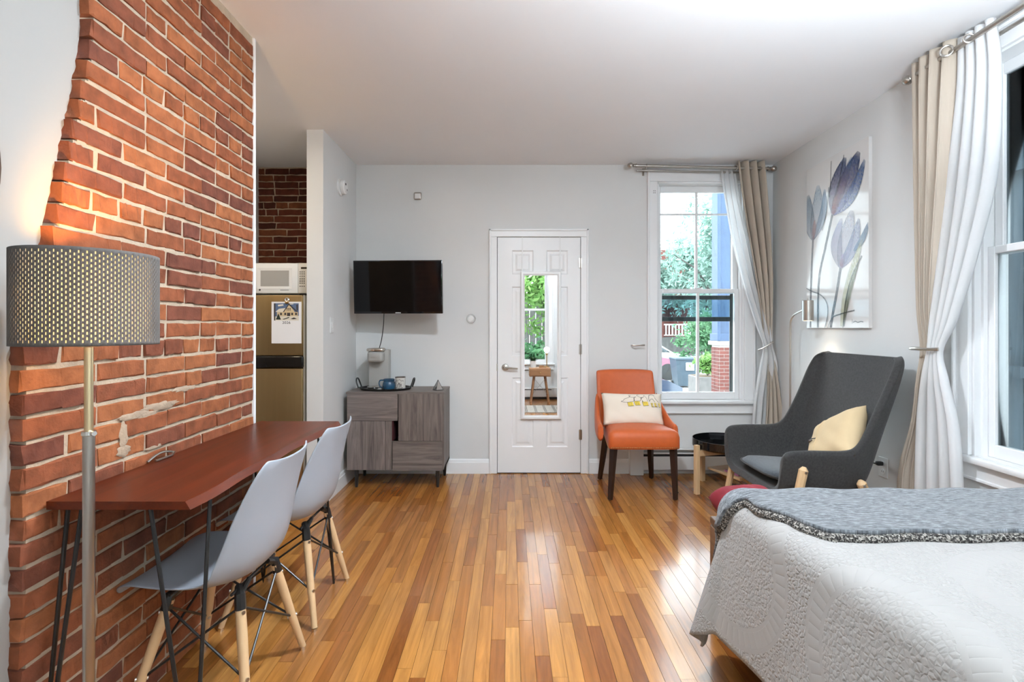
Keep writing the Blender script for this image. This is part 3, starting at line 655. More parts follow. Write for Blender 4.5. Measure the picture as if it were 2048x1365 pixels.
# ------------------------------------------------------------------ bar cabinet and what stands on it
YC = 4.030; cx0, cx1 = -1.281, -0.513
t = thing('bar_cabinet', 'grey wood veneer cabinet with staggered doors on black legs', 'cabinet', ((cx0 + cx1) / 2, 4.22, 0))
zb, zt = 0.140, 0.757
def cp(zx, zy): return ((660 + zx / 2.625 - CX) * YC / F, HC - (480 + zy / 2.625 - CY) * YC / F)
mb = MB(); mb.box(cx0, cx0 + 0.018, YC + 0.02, 4.424, zb, zt - 0.018).box(cx1 - 0.018, cx1, YC + 0.004, 4.424, zb, zt - 0.018).box(cx0, cx1, YC + 0.02, 4.424, zb, zb + 0.018).box(cx0 + 0.018, cx1 - 0.018, 4.412, 4.424, zb + 0.018, zt - 0.018)
mb.box(cx0, cx1, YC + 0.004, YC + 0.02, zb, zb + 0.006)
mb.build('body', 'greyveneer_v', t)
B(cx0 - 0.002, cx1 + 0.002, YC, 4.426, zt - 0.018, zt, 0.0015).build('top', 'greyveneer_h', t)
def front(name, a, b_, mat):
    (x0, z1), (x1, z0) = cp(*a), cp(*b_); return B(x0 + 0.0012, x1 - 0.0012, YC, YC + 0.018, z0 + 0.0012, z1 - 0.0012, 0.001).build(name, mat, t)
front('drawer', (88, 808), (355, 952), 'greyveneer_h')
front('door', (88, 952), (290, 1211), 'greyveneer_v'); front('door_stile', (290, 952), (325, 1211), 'greyveneer_v')
front('door', (358, 808), (590, 1058), 'greyveneer_v')
front('drawer', (327, 1058), (590, 1215), 'greyveneer_h')
(x0, z1), (x1, z0) = cp(323, 953), cp(358, 1057)
B(x0, x0 + 0.012, YC + 0.012, YC + 0.18, z0, z1).build('niche_side', 'nichered', t); B(x0, x1, YC + 0.17, YC + 0.18, z0, z1).build('niche_back', 'nichered', t)
for (x, y) in ((cp(134, 0)[0], YC + 0.03), (cp(563, 0)[0], YC + 0.03), (-1.235, 4.38), (-0.55, 4.38)):
    MB().lathe([(0.011, 0), (0.017, zb - 0.004), (0.017, zb)], (x, y, 0), 14).build('leg', 'black', t)
# black serving tray with two upright handles
ZT = zt
t = thing('serving_tray', 'round black metal tray with two loop handles on the cabinet', 'tray', (-1.02, 4.22, ZT))
tc = Vector((-1.015, 4.215, ZT)); TR = 0.215
M_ = Matrix.Diagonal((1.0, 0.80, 1.0, 1.0))
MB().lathe([(0, 0), (TR - 0.02, 0), (TR, 0.018), (TR - 0.004, 0.018), (TR - 0.022, 0.004), (0, 0.004)], tc, 40, M_).build('dish', 'black', t)
for s in (-1, 1):
    pts = [tc + Vector((s * (TR - 0.004), -0.045, 0.014)), tc + Vector((s * (TR + 0.012), -0.042, 0.06)), tc + Vector((s * (TR + 0.018), -0.022, 0.088)), tc + Vector((s * (TR + 0.019), 0.022, 0.088)), tc + Vector((s * (TR + 0.012), 0.042, 0.06)), tc + Vector((s * (TR - 0.004), 0.045, 0.014))]
    MB().tube([catmull(pts, k / 20) for k in range(21)], 0.006, 8).build('handle', 'black', t)
# single serve coffee maker
ZR = ZT + 0.004
t = thing('coffee_maker', 'pale grey single cup coffee maker on the black tray', 'coffee maker', (-1.11, 4.24, ZR))
kx0, kx1 = -1.163, -0.995; zk = ZR + 0.0005
def kz(yz): return HC - (690 + yz / 9.752 - CY) * 4.2 / F
top = kz(70)
B(kx0, kx1, 4.235, 4.32, zk, top - 0.012, 0.012, 2).build('body', 'greymaker', t)
B(kx0 + 0.012, kx1 - 0.03, 4.14, 4.245, kz(335), kz(125), 0.022, 3).build('brew_head', 'greymaker', t)
hd = MB().box(kx0 + 0.008, kx1 - 0.027, 4.135, 4.25, kz(125), kz(64), 0.012, 2).build('lid', 'nickel', t)
B(kx0 + 0.03, kx0 + 0.075, 4.128, 4.138, kz(108), kz(85), 0.004, 2).build('lid_handle', 'chrome', hd)
B(kx0 + 0.01, kx1 - 0.035, 4.13, 4.24, zk, zk + 0.012, 0.005, 2).build('base', 'greymaker', t)
MB().lathe([(0, 0), (0.052, 0), (0.055, 0.010), (0.048, 0.014), (0, 0.012)], (kx0 + 0.066, 4.155, zk + 0.0125), 26).build('drip_tray', 'chrome', t)
B(kx1 - 0.022, kx1 + 0.002, 4.25, 4.30, kz(180), kz(100), 0.003).build('tank_edge', 'greymaker', t)
B(kx0 + 0.040, kx0 + 0.085, 4.1385, 4.1395, kz(250), kz(238)).build('badge', 'nickel', t)
# mugs
t = thing('blue_mug', 'glossy dark blue round stoneware mug on the black tray', 'mug', (-0.98, 4.15, ZR))
c = Vector((-0.968, 4.13, ZR + 0.0005))
MB().lathe([(0, 0), (0.036, 0), (0.048, 0.012), (0.052, 0.035), (0.049, 0.060), (0.044, 0.068), (0.046, 0.088), (0.042, 0.088), (0.040, 0.068), (0.046, 0.055), (0.046, 0.02), (0, 0.008)], c, 30).build('bowl', 'bluemug', t)
MB().tube([catmull([c + Vector((-0.045, 0, 0.078)), c + Vector((-0.072, 0, 0.076)), c + Vector((-0.080, 0, 0.05)), c + Vector((-0.070, 0, 0.025)), c + Vector((-0.048, 0, 0.018))], k / 16) for k in range(17)], 0.0055, 8).build('handle', 'bluemug', t)
t = thing('white_mug', 'white enamel mug with dark rim and black print', 'mug', (-0.885, 4.17, ZR)); c = Vector((-0.884, 4.165, ZR + 0.0005))
MB().lathe([(0, 0), (0.040, 0), (0.041, 0.004), (0.041, 0.098), (0.038, 0.098), (0.038, 0.006), (0, 0.006)], c, 30).build('cup', 'whitemug', t)
MB().lathe([(0.037, 0.097), (0.0425, 0.097), (0.0425, 0.102), (0.037, 0.102), (0.037, 0.097)], c, 30, None, False).build('rim', 'brownframe', t)
mb = MB()
def mugp(an, z, w, h):
    r = 0.0413; a0, a1 = an - w / 2, an + w / 2
    mb.add([c + Vector((r * math.sin(a), -r * math.cos(a), zz)) for zz in (z - h / 2, z + h / 2) for a in (a0, a1)], [(0, 1, 3, 2)])
for k in range(7): mugp(-0.75 + k * 0.25, 0.082 - abs(k - 3) * 0.0035, 0.12, 0.008)
for k in range(6): mugp(-0.6 + k * 0.24, 0.014 + abs(k - 2.5) * 0.001, 0.13, 0.008)
for (an, z, w, h) in [(0, 0.060, 0.34, 0.014), (-0.05, 0.050, 0.2, 0.012), (-0.28, 0.036, 0.12, 0.026), (0.03, 0.036, 0.12, 0.030), (0.32, 0.038, 0.16, 0.026), (-0.42, 0.066, 0.12, 0.005), (0.36, 0.066, 0.12, 0.005)]: mugp(an, z, w, h)
mb.build('printed_motif', 'ink', t)
B(-0.99, -0.93, 4.075, 4.10, ZR + 0.001, ZR + 0.005, 0.001).build('tea_sachet', 'paper')
tag(bpy.data.objects['tea_sachet'], 'small pale sachet lying at the front of the black tray', 'sachet')
# glass pyramid
pc_ = P(876, 770, 4.16); pc_.z = ZT; t = thing('pyramid_ornament', 'small mirrored glass pyramid with dark seams on the cabinet', 'ornament', tuple(pc_)); h = 0.083; q = 0.044
apex = pc_ + Vector((0, 0, h)); cs = [pc_ + Vector((q * math.cos(a), q * math.sin(a), 0.003)) for a in (-1.75, -0.18, 1.39, 2.96)]
for i in range(4): MB().add([cs[i], cs[(i + 1) % 4], apex, (cs[i] + cs[(i + 1) % 4]) / 2 * 0.98 + pc_ * 0.02 + Vector((0, 0, 0.0001))], [(0, 1, 2)]).build('facet', 'chrome', t, smooth=False)
mb = MB()
for i in range(4): mb.tube([cs[i], apex], 0.0014, 6).tube([cs[i], cs[(i + 1) % 4]], 0.0018, 6)
mb.build('seam', 'blackmatte', t)

# ------------------------------------------------------------------ television on a wall arm
t = thing('television', 'black flat screen television on a wall arm above the cabinet', 'television', (-0.9, 4.2, 1.37))
M_ = Matrix.Translation(P(795.5, 574.5, 4.14)) @ Matrix.Rotation(math.radians(-3.0), 4, 'Z') @ Matrix.Rotation(math.radians(3.0), 4, 'X')
w2, h2 = 0.364, 0.2155
B(-w2, w2, 0.0, 0.03, -h2, h2, 0.004, 2, M_).build('housing', 'blackgloss', t)
B(-w2 + 0.009, w2 - 0.009, -0.0012, 0.001, -h2 + 0.017, h2 - 0.009, 0, 1, M_).build('screen', 'screen', t, smooth=False)
B(-0.022, 0.022, -0.001, 0.002, -h2 + 0.005, -h2 + 0.010, 0, 1, M_).build('logo_plate', 'whitemetal', t)
MB().box(-0.2, 0.2, 0.03, 0.06, -0.14, 0.10, 0.01, 2, M_).build('back_cover', 'blackmatte', t)
MB().box(-0.03, 0.03, 0.06, 0.14, -0.05, 0.05, 0, 1, M_).box(-0.99, -0.81, 4.30, YB - 0.001, 1.52, 1.70).tube([P(795, 574, 4.22), (-0.9, 4.40, 1.61)], 0.018, 8).build('wall_arm', 'black', t)
a = P(767, 629, 4.17)
cord = [P(768, 622, 4.20), P(767, 650, 4.22), P(763, 680, 4.26), P(757, 705, 4.37), P(758, 730, 4.41), P(754, 756, 4.432), (-1.13, 4.436, 0.72)]
MB().tube([catmull(cord, k / 40) for k in range(41)], 0.0035, 7).build('power_cord', 'cordblack', t)

# ------------------------------------------------------------------ small fittings on the walls
X_ = -1.326
t = thing('smoke_detector', 'round white smoke detector high on the kitchen partition', 'smoke detector', (X_, 4.01, 2.30)); RY = Matrix.Rotation(PI / 2, 4, 'Y')
MB().lathe([(0, 0), (0.066, 0), (0.066, 0.014), (0.058, 0.018), (0, 0.018)], (X_, 4.01, 2.363), 30, RY).build('base', 'whitemetal', t)
MB().lathe([(0.05, 0.018), (0.056, 0.022), (0.055, 0.042), (0.046, 0.050), (0, 0.050)], (X_, 4.01, 2.363), 30, RY).build('cover', 'whitemetal', t)
mb = MB().lathe([(0, 0.0502), (0.009, 0.0502), (0.009, 0.053), (0, 0.053)], (X_, 4.0, 2.385), 12, RY); mb.build('test_button', 'dark', t); B(X_ + 0.049, X_ + 0.052, 4.03, 4.037, 2.34, 2.355).build('indicator', 'dark', t)
t = thing('light_switch', 'white light switch on the kitchen partition', 'switch', (X_, 3.827, 1.23))
B(X_, X_ + 0.006, 3.79, 3.862, 1.225, 1.342, 0.002).build('plate', 'whitemetal', t); B(X_ + 0.005, X_ + 0.011, 3.815, 3.837, 1.26, 1.308, 0.002).build('rocker', 'white', t)
t = thing('motion_sensor', 'small square grey sensor on the wall above the television', 'sensor', (-0.79, YB, 2.37)); c = P(836, 393, YB)
B(c.x - 0.033, c.x + 0.033, YB - 0.022, YB, c.z - 0.033, c.z + 0.033, 0.012, 3).build('case', 'nickel', t); B(c.x - 0.024, c.x + 0.024, YB - 0.024, YB - 0.02, c.z - 0.026, c.z + 0.02, 0.0015).build('cover', 'whitemetal', t)
t = thing('thermostat_dial', 'round white dial in a chrome ring left of the door', 'thermostat', (-0.33, YB, 1.30)); c = P(942, 638, YB); RX = Matrix.Rotation(PI / 2, 4, 'X')
MB().lathe([(0, 0), (0.041, 0), (0.041, 0.006), (0.034, 0.014), (0.029, 0.014), (0.029, 0.010), (0, 0.010)], (c.x, YB, c.z), 32, RX).build('ring', 'chrome', t)
MB().lathe([(0, 0.010), (0.026, 0.010), (0.026, 0.020), (0.022, 0.023), (0, 0.023)], (c.x, YB, c.z), 32, RX).build('dial', 'whitemetal', t)
c = P(1273, 691, YB)
tag(MB().tube([(c.x - 0.045, YB, c.z), (c.x - 0.045, YB - 0.045, c.z + 0.002), (c.x - 0.03, YB - 0.052, c.z), (c.x + 0.045, YB - 0.05, c.z + 0.003), (c.x + 0.058, YB - 0.045, c.z + 0.003)], 0.0065, 8).build('curtain_holdback', 'nickel'), 'empty metal curtain holdback on the wall left of the street window', 'holdback')

# ------------------------------------------------------------------ kitchen niche
t = thing('refrigerator', 'stainless steel refrigerator with a black handle band', 'refrigerator', (-1.77, 4.0, 0))
fx0, fx1, fy = -2.07, -1.474, 3.70; ztop = 1.512
B(fx0 + 0.004, fx1, fy + 0.065, 4.38, 0.03, ztop - 0.004, 0.006).build('body', 'black', t)
zs1, zs2 = HC - (712 - CY) * fy / F, HC - (737 - CY) * fy / F
B(fx0 + 0.004, fx1 - 0.016, fy, fy + 0.06, zs1, ztop - 0.012, 0.010, 2).build('freezer_door', 'steel', t)
B(fx0 + 0.004, fx1 - 0.016, fy, fy + 0.06, 0.08, zs2, 0.010, 2).build('fridge_door', 'steel', t)
B(fx0 + 0.004, fx1 - 0.010, fy - 0.012, fy + 0.06, zs2 + 0.002, zs1 - 0.002, 0.012, 3).build('handle_band', 'blackgloss', t)
B(fx1 - 0.014, fx1 - 0.006, fy + 0.004, fy + 0.06, 0.08, ztop - 0.012, 0.002).build('door_edge', 'whitemetal', t)
B(fx1 - 0.05, fx1, fy + 0.02, fy + 0.09, ztop - 0.012, ztop - 0.002, 0.003).build('hinge_cover', 'blackgloss', t)
B(fx0 + 0.05, fx1 - 0.05, fy + 0.07, 4.3, 0, 0.03).build('foot', 'black', t)
t = thing('microwave', 'white microwave oven on top of the refrigerator', 'microwave', (-1.73, 3.95, ztop)); my = 3.76
def mp_(zx, zy): return ((505 + zx / 6.5 - CX) * my / F, HC - (515 + zy / 6.5 - CY) * my / F)
mzt = mp_(0, 72)[1]; mx1_ = -1.450; mx0_ = -1.97
B(mx0_, mx1_, my + 0.02, 4.12, ztop, mzt, 0.006).build('body', 'whitemetal', t)
xd = mp_(590, 0)[0]
door = B(mx0_, xd - 0.001, my, my + 0.022, ztop + 0.004, mzt - 0.002, 0.006, 2).build('door', 'whitemetal', t)
(wx0, wz1), (wx1, wz0) = mp_(60, 140), mp_(515, 410); (vx0, vz1), (vx1, vz0) = mp_(105, 172), mp_(475, 378)
vs = []
for (a, b_, c_, e, yy) in ((wx0, wx1, wz0, wz1, my - 0.002), (vx0, vx1, vz0, vz1, my - 0.0005)): vs += [(a, yy, c_), (b_, yy, c_), (b_, yy, e), (a, yy, e)]
MB().add(vs, [(i, (i + 1) % 4, 4 + (i + 1) % 4, 4 + i) for i in range(4)]).build('window_bezel', 'whitemetal', door, smooth=False)
MB().add([(vx0, my - 0.0008, vz0), (vx1, my - 0.0008, vz0), (vx1, my - 0.0008, vz1), (vx0, my - 0.0008, vz1)], [(0, 1, 2, 3)]).build('window', 'greymaker', door, smooth=False)
(bx, bz) = mp_(95, 424); MB().lathe([(0, 0), (0.007, 0), (0.007, 0.001), (0, 0.001)], (bx, my, bz), 14, RX).build('logo', 'dark', door)
(ax, az), (bx, bz) = mp_(360, 428), mp_(472, 423); B(ax, bx, my - 0.0008, my, az, bz).build('badge', 'dark', door)
pan = B(xd + 0.001, mx1_, my, my + 0.022, ztop + 0.004, mzt - 0.002, 0.004, 2).build('control_panel', 'whitemetal', t)
(ax, az), (bx, bz) = mp_(630, 150), mp_(720, 128); B(ax, bx, my - 0.001, my, az, bz).build('display', 'blackgloss', pan)
mb = MB()
for row, yy in enumerate((190, 216, 246, 275, 296, 316, 338, 376)):
    for k in range(3):
        (ax, az), (bx, bz) = mp_(612 + k * 26 + (8 if row > 2 else 0) * 0, yy + 6), mp_(612 + k * 26 + 15, yy - 5); mb.box(ax, bx, my - 0.0008, my, az, bz)
mb.build('key_print', 'dark', pan, smooth=False)
# calendar held by a clip magnet
ca = fy - 0.0015
def fp(zx, zy): return ((505 + zx / 6.5 - CX) * ca / F, HC - (515 + zy / 6.5 - CY) * ca / F)
t = thing('wall_calendar', 'paper calendar with a snowy house picture on the refrigerator door', 'calendar', (-1.6, ca, 1.13))
(x0, z1), (x1, z0) = fp(248, 578), fp(636, 1120)
B(x0, x1, ca - 0.001, ca + 0.001, z0, z1).build('page', 'paper', t, smooth=False)
mb = MB()
def flat(poly, mi, lay):
    mb.cur = mi; vs = [(fp(a, b_)[0], ca - 0.0011 - lay * 0.0002, fp(a, b_)[1]) for a, b_ in poly]; mb.add(vs, [tuple(range(len(vs)))])
flat([(278, 598), (602, 598), (602, 822), (278, 822)], 0, 0)
flat([(278, 770), (602, 760), (602, 822), (278, 822)], 1, 1)
flat([(330, 618), (400, 608), (405, 628), (335, 640)], 1, 1); flat([(480, 604), (535, 602), (530, 612), (485, 614)], 1, 1)
flat([(320, 712), (590, 712), (590, 765), (320, 765)], 2, 2); flat([(300, 710), (345, 670), (430, 660), (400, 712)], 1, 3)
flat([(405, 712), (475, 612), (545, 700), (545, 712)], 2, 3); flat([(395, 712), (475, 600), (480, 612), (415, 705), (412, 712)], 3, 4); flat([(475, 600), (590, 708), (575, 712), (472, 618)], 3, 4)
for a in (360, 415, 505, 555): flat([(a, 722), (a + 24, 722), (a + 24, 752), (a, 752)], 3, 4)
flat([(450, 722), (492, 722), (492, 765), (450, 765)], 3, 4)
for a in (445, 466, 486): flat([(a, 660), (a + 12, 660), (a + 12, 678), (a, 678)], 3, 4); flat([(a, 682), (a + 12, 682), (a + 12, 692), (a, 692)], 3, 4)
flat([(305, 810), (338, 730), (372, 810)], 4, 5); flat([(280, 600), (300, 600), (298, 822), (282, 822)], 3, 5); flat([(570, 620), (590, 610), (592, 690), (575, 690)], 3, 4)
flat([(390, 806), (470, 778), (485, 786), (410, 810)], 4, 4); flat([(495, 800), (540, 782), (580, 800), (530, 806)], 3, 4)
mb.build('picture', ['skyblue', 'snow', 'houseprint', 'roofprint', 'treeprint'], t, smooth=False)
(lx, lz) = fp(441, 851); text_mesh('2026', 0.026, 'ink', t, Matrix.Translation((lx, ca - 0.0012, lz)) @ Matrix.Rotation(PI / 2, 4, 'X') @ Matrix.Diagonal((1.15, 1, 1, 1)))
(lx, lz) = fp(452, 553); t = thing('clip_magnet', 'round chrome clip magnet holding the calendar', 'magnet', (lx, ca, lz - 0.02))
MB().lathe([(0, 0), (0.0165, 0), (0.0165, 0.003), (0.012, 0.006), (0.009, 0.004), (0, 0.004)], (lx, ca - 0.002, lz), 20, RX).build('disc', 'chrome', t)
B(lx - 0.014, lx + 0.014, ca - 0.012, ca - 0.001, lz - 0.028, lz - 0.012, 0.004, 2).build('jaw', 'brass', t)

# ------------------------------------------------------------------ live edge table on hairpin legs
TZ = 0.80; tx0, tx1, ty0, ty1 = -1.236, -0.868, 1.363, 2.535
t = thing('live_edge_table', 'narrow reddish live edge wooden table against the brick wall', 'table', (-1.05, 1.95, 0))
def ftop(u, v):
    y = lerp(ty0, ty1, v); wob = 0.007 * math.sin(7 * v + 1) + 0.004 * math.sin(19 * v); xr = tx1 + 0.016 * v + wob
    return Vector((lerp(tx0 + 0.004, xr, u), y, TZ))
n = 40; mb = MB(); secs = []
for j in range(n + 1):
    v = j / n; a = ftop(0, v); b_ = ftop(1, v); th = 0.022
    e0 = 0.0
    secs.append([a, b_, b_ + Vector((0.014, 0, -th)), Vector((a.x + 0.0, a.y, TZ - th))])
vs = [p for s in secs for p in s]; fs = [(j * 4 + i, j * 4 + (i + 1) % 4, j * 4 + 4 + (i + 1) % 4, j * 4 + 4 + i) for j in range(n) for i in range(4)] + [(0, 1, 2, 3), tuple(n * 4 + i for i in range(4))]
for p in vs[:4]: pass
mb.add(vs, fs); top = mb.build('tabletop', 'redtable', t, angle=20)
def hairpin(p0, p1, foot):
    f = Vector(foot); a, b_ = Vector(p0), Vector(p1); r = 0.0055
    da = (a - f).normalized(); db = (b_ - f).normalized()
    pts = [a, f + da * 0.05 + (a - b_).normalized() * 0.002, f + (da * 0.02) + Vector((0, 0, -0.004)), f + Vector((0, 0, -0.006)), f + db * 0.02 + Vector((0, 0, -0.004)), f + db * 0.05 - (a - b_).normalized() * 0.002, b_]
    return MB().tube(pts, r, 8).box(min(a.x, b_.x) - 0.01, max(a.x, b_.x) + 0.01, min(a.y, b_.y) - 0.01, max(a.y, b_.y) + 0.01, TZ - 0.026, TZ - 0.0225)
zl = TZ - 0.024
for (a, b_, f) in [((-0.985, 1.405, zl), (-0.875, 1.50, zl), (-0.845, 1.37, 0.012)), ((-1.205, 1.40, zl), (-1.155, 1.385, zl), (-1.225, 1.335, 0.012)),
                   ((-0.875, 2.40, zl), (-0.93, 2.48, zl), (-0.862, 2.52, 0.012)), ((-1.20, 2.40, zl), (-1.12, 2.48, zl), (-1.215, 2.53, 0.012))]:
    hairpin(a, b_, f).build('leg', 'black', t)
rg = [Vector((XB + 0.006, 1.74 + 0.14 * k / 14, TZ + 0.006 + 0.016 * math.sin(PI * k / 14))) for k in range(15)]
tag(MB().tube([p + Vector((0.01, 0, 0)) for p in rg] + [Vector((XB + 0.035, 1.84, TZ + 0.005)), Vector((XB + 0.03, 1.76, TZ + 0.005))], 0.004, 7).build('cable_loop', 'brushed'), 'loop of grey cable lying on the table against the bricks', 'cable')

# ------------------------------------------------------------------ moulded shell chairs
def shell(prof, hw, wing, gx, gz, nu, nv, flare=0.0, tips=None):
    mb = MB(); W = nu + 1; vs = []
    for j in range(nv + 1):
        t_ = j / nv; f, z = catmull(prof, t_); f2, z2 = catmull(prof, min(t_ + 0.01, 1)); f1, z1 = catmull(prof, max(t_ - 0.01, 0))
        tf, tz = f2 - f1, z2 - z1; l = math.hypot(tf, tz); nf, nz_ = tz / l, -tf / l
        w = catmull([(q,) for q in hw], t_)[0]; h = catmull([(q,) for q in wing], t_)[0]
        for i in range(nu + 1):
            u = -1 + 2 * i / nu; a = abs(u); off = h * gz(a)
            if tips:
                tp = catmull(tips, t_); g_ = gz(a); vs.append(Vector((math.copysign(w * gx(a) + flare * g_, u), f + (tp[0] - f) * g_, z + (tp[1] - z) * g_))); continue
            vs.append(Vector((math.copysign(w * gx(a) + flare * gz(a) * min(1, h / 0.1), u), f + nf * off, z + nz_ * off)))
    return mb.add(vs, [(j * W + i, j * W + i + 1, (j + 1) * W + i + 1, (j + 1) * W + i) for j in range(nv) for i in range(nu)])
def make_chair():
    t = thing('shell_chair')
    prof = [(0.235, 0.412), (0.225, 0.432), (0.17, 0.440), (0.07, 0.424), (-0.04, 0.416), (-0.12, 0.428), (-0.175, 0.475), (-0.20, 0.55), (-0.215, 0.64), (-0.232, 0.73), (-0.25, 0.80), (-0.258, 0.825)]
    hw = [0.165, 0.19, 0.215, 0.228, 0.235, 0.238, 0.238, 0.232, 0.222, 0.207, 0.185, 0.155]
    wing = [0.004, 0.01, 0.022, 0.035, 0.05, 0.075, 0.09, 0.085, 0.07, 0.05, 0.035, 0.03]
    s = shell(prof, hw, wing, lambda a: a if a < 0.9 else a, lambda a: a ** 2.6, 18, 33).build('shell', 'greyshell', t, world=False); mod(s, 0.007, 1)
    lg = [(sx, sy) for sx in (-1, 1) for sy in (-1, 1)]
    tops = {k: Vector((k[0] * 0.125, k[1] * 0.115 - 0.01, 0.375)) for k in lg}; feet = {k: Vector((k[0] * 0.212, k[1] * 0.195, 0.0)) for k in lg}
    for k in lg:
        a, b_ = tops[k], feet[k]; d = (b_ - a)
        g = MB().tube([a, a + d * 0.25, a + d * 0.6, b_ + Vector((0, 0, 0.012))], [0.0155, 0.0165, 0.015, 0.0115], 12).build('leg', 'beech', t, world=False)
        MB().tube([b_ + Vector((0, 0, 0.012)) - d * 0.003, b_ + Vector((0, 0, 0.0))], 0.0125, 12).build('foot_cap', 'chrome', g, world=False)
        for q in (0.10, 0.60):
            c = a + d * q; o_ = Vector((k[0] * 0.5, k[1] * 0.75, 0.15)).normalized(); MB().tube([c - o_ * 0.017, c + o_ * 0.0185], 0.006, 10).build('bolt', 'nickel', g, world=False)
    for k in lg:
        a, d = tops[k], feet[k] - tops[k]; mb = MB()
        mb.tube([a + Vector((-k[0] * 0.03, -k[1] * 0.02, 0.028)), a + Vector((0, 0, 0.012)), a + d * 0.08], [0.012, 0.017, 0.018], 8)
        mb.tube([a + Vector((0, 0, 0.010)), a + Vector((-k[0] * 0.06, 0, 0.038))], 0.009, 8).build('bracket', 'black', t, world=False)
    for yy_ in (0.09, -0.11): MB().tube([(-0.15, yy_, 0.400), (0.15, yy_, 0.400)], 0.005, 8).build('seat_rail', 'black', t, world=False)
    for (k1, k2) in (((-1, -1), (-1, 1)), ((1, -1), (1, 1)), ((-1, -1), (1, -1)), ((-1, 1), (1, 1))):
        a1, d1 = tops[k1], feet[k1] - tops[k1]; a2, d2 = tops[k2], feet[k2] - tops[k2]
        MB().tube([a1 + d1 * 0.06, a2 + d2 * 0.60], 0.0042, 7).tube([a2 + d2 * 0.06, a1 + d1 * 0.60], 0.0042, 7).build('cross_brace', 'black', t, world=False)
    return t
ch = make_chair()
ch['category'] = 'chair'; ch['group'] = 'moulded chairs at the live edge table'; ch['label'] = 'grey moulded shell chair beside the lampstand end of the table'
c2 = copy_tree(ch); c2['label'] = 'grey moulded shell chair at the kitchen end of the table'
for o, x, y, a in ((ch, -1.005, 1.80, 90), (c2, -1.005, 2.345, 90)): o.location = (x, y, 0); o.rotation_euler = (0, 0, math.radians(a)); MW[o] = Matrix.Translation((x, y, 0)) @ Matrix.Rotation(math.radians(a), 4, 'Z')

# ------------------------------------------------------------------ floor lamp with perforated shade
LX, LY = -1.026, 1.25
t = thing('floor_lamp', 'tall floor lamp with a perforated grey drum shade', 'lamp', (LX, LY, 0))
zb_, zt_ = HC - 34 * LY / F, HC + 147 * LY / F; R = 0.143
MB().lathe([(0, 0), (0.125, 0), (0.125, 0.012), (0.03, 0.022), (0, 0.022)], (LX, LY, 0), 36).build('base', 'lampmetal', t)
zj = HC - (872 - CY) * LY / F
MB().tube([(LX, LY, 0.02), (LX, LY, zj)], 0.0125, 16).build('lower_pole', 'brushed', t)
MB().lathe([(0.0125, 0), (0.015, 0.002), (0.015, 0.012), (0.0095, 0.014)], (LX, LY, zj), 16).tube([(LX, LY, zj + 0.007), (LX + 0.022, LY - 0.01, zj + 0.007)], 0.006, 8).build('collar', 'chrome', t)
MB().tube([(LX, LY, zj), (LX, LY, zb_ + 0.02)], 0.0095, 14).build('upper_pole', 'lampmetal', t)
MB().lathe([(0.0095, -0.006), (0.020, -0.005), (0.026, 0.003), (0.026, 0.012), (0, 0.012)], (LX, LY, zb_), 24).build('socket_cup', 'lampmetal', t)
NC, NR = 124, 34; mb = MB(); band = 0.008; vs = []; fs = []
zs = [zb_, zb_ + band] + [lerp(zb_ + band, zt_ - band, (i + 1) / NR) for i in range(NR)] + [zt_]
angs = []
for c in range(NC): angs += [2 * PI * c / NC, 2 * PI * (c + 0.36) / NC]
na = len(angs)
for z in zs:
    for a in angs: vs.append(Vector((LX + R * math.cos(a), LY + R * math.sin(a), z)))
for j in range(len(zs) - 1):
    for k in range(na):
        if k % 2 == 0 and 1 <= j <= NR and (k // 2 + j) % 2 == 0: continue
        fs.append((j * na + k, j * na + (k + 1) % na, (j + 1) * na + (k + 1) % na, (j + 1) * na + k))
sh = mb.add(vs, fs).build('shade', 'shade', t, angle=60); mod(sh, 0.0012)
MB().lathe([(R - 0.006, 0), (R - 0.006, zt_ - zb_)], (LX, LY, zb_), 64, None, False).build('liner', 'liner', t); 
mb = MB()
for k in range(3): a = 2 * PI * k / 3; mb.tube([(LX, LY, zb_ + 0.02), (LX + (R - 0.004) * math.cos(a), LY + (R - 0.004) * math.sin(a), zb_ + 0.02)], 0.002, 6)
mb.build('shade_spider', 'whitemetal', t)
for zz_ in (zt_ - 0.002, zb_ + 0.002): MB().torus((LX, LY, zz_), R - 0.002, 0.0022, None, 48, 6).build('shade_ring', 'whitemetal', t)
MB().lathe([(0.012, 0.012), (0.014, 0.05), (0.028, 0.085), (0.030, 0.105), (0.020, 0.13), (0, 0.137)], (LX, LY, zb_), 20).build('bulb', 'bulbwarm', t)
def point(name, loc, watts, col, rad, parent=None):
    l = bpy.data.lights.new(name, 'POINT'); l.energy = watts; l.color = col; l.shadow_soft_size = rad
    o = bpy.data.objects.new(name, l); COL.objects.link(o); o.location = loc; return o
l = bpy.data.lights.new('floor_lamp_reflector', 'SPOT'); l.energy = LAMP_W; l.color = (1, 0.52, 0.13); l.spot_size = math.radians(78); l.spot_blend = 1.0; l.shadow_soft_size = 0.02
o = bpy.data.objects.new('floor_lamp_reflector', l); COL.objects.link(o); o.location = (LX, LY, zb_ + 0.155)
o.rotation_euler = (Vector((XB, 1.62, 1.66)) - Vector(o.location)).to_track_quat('-Z', 'Y').to_euler()
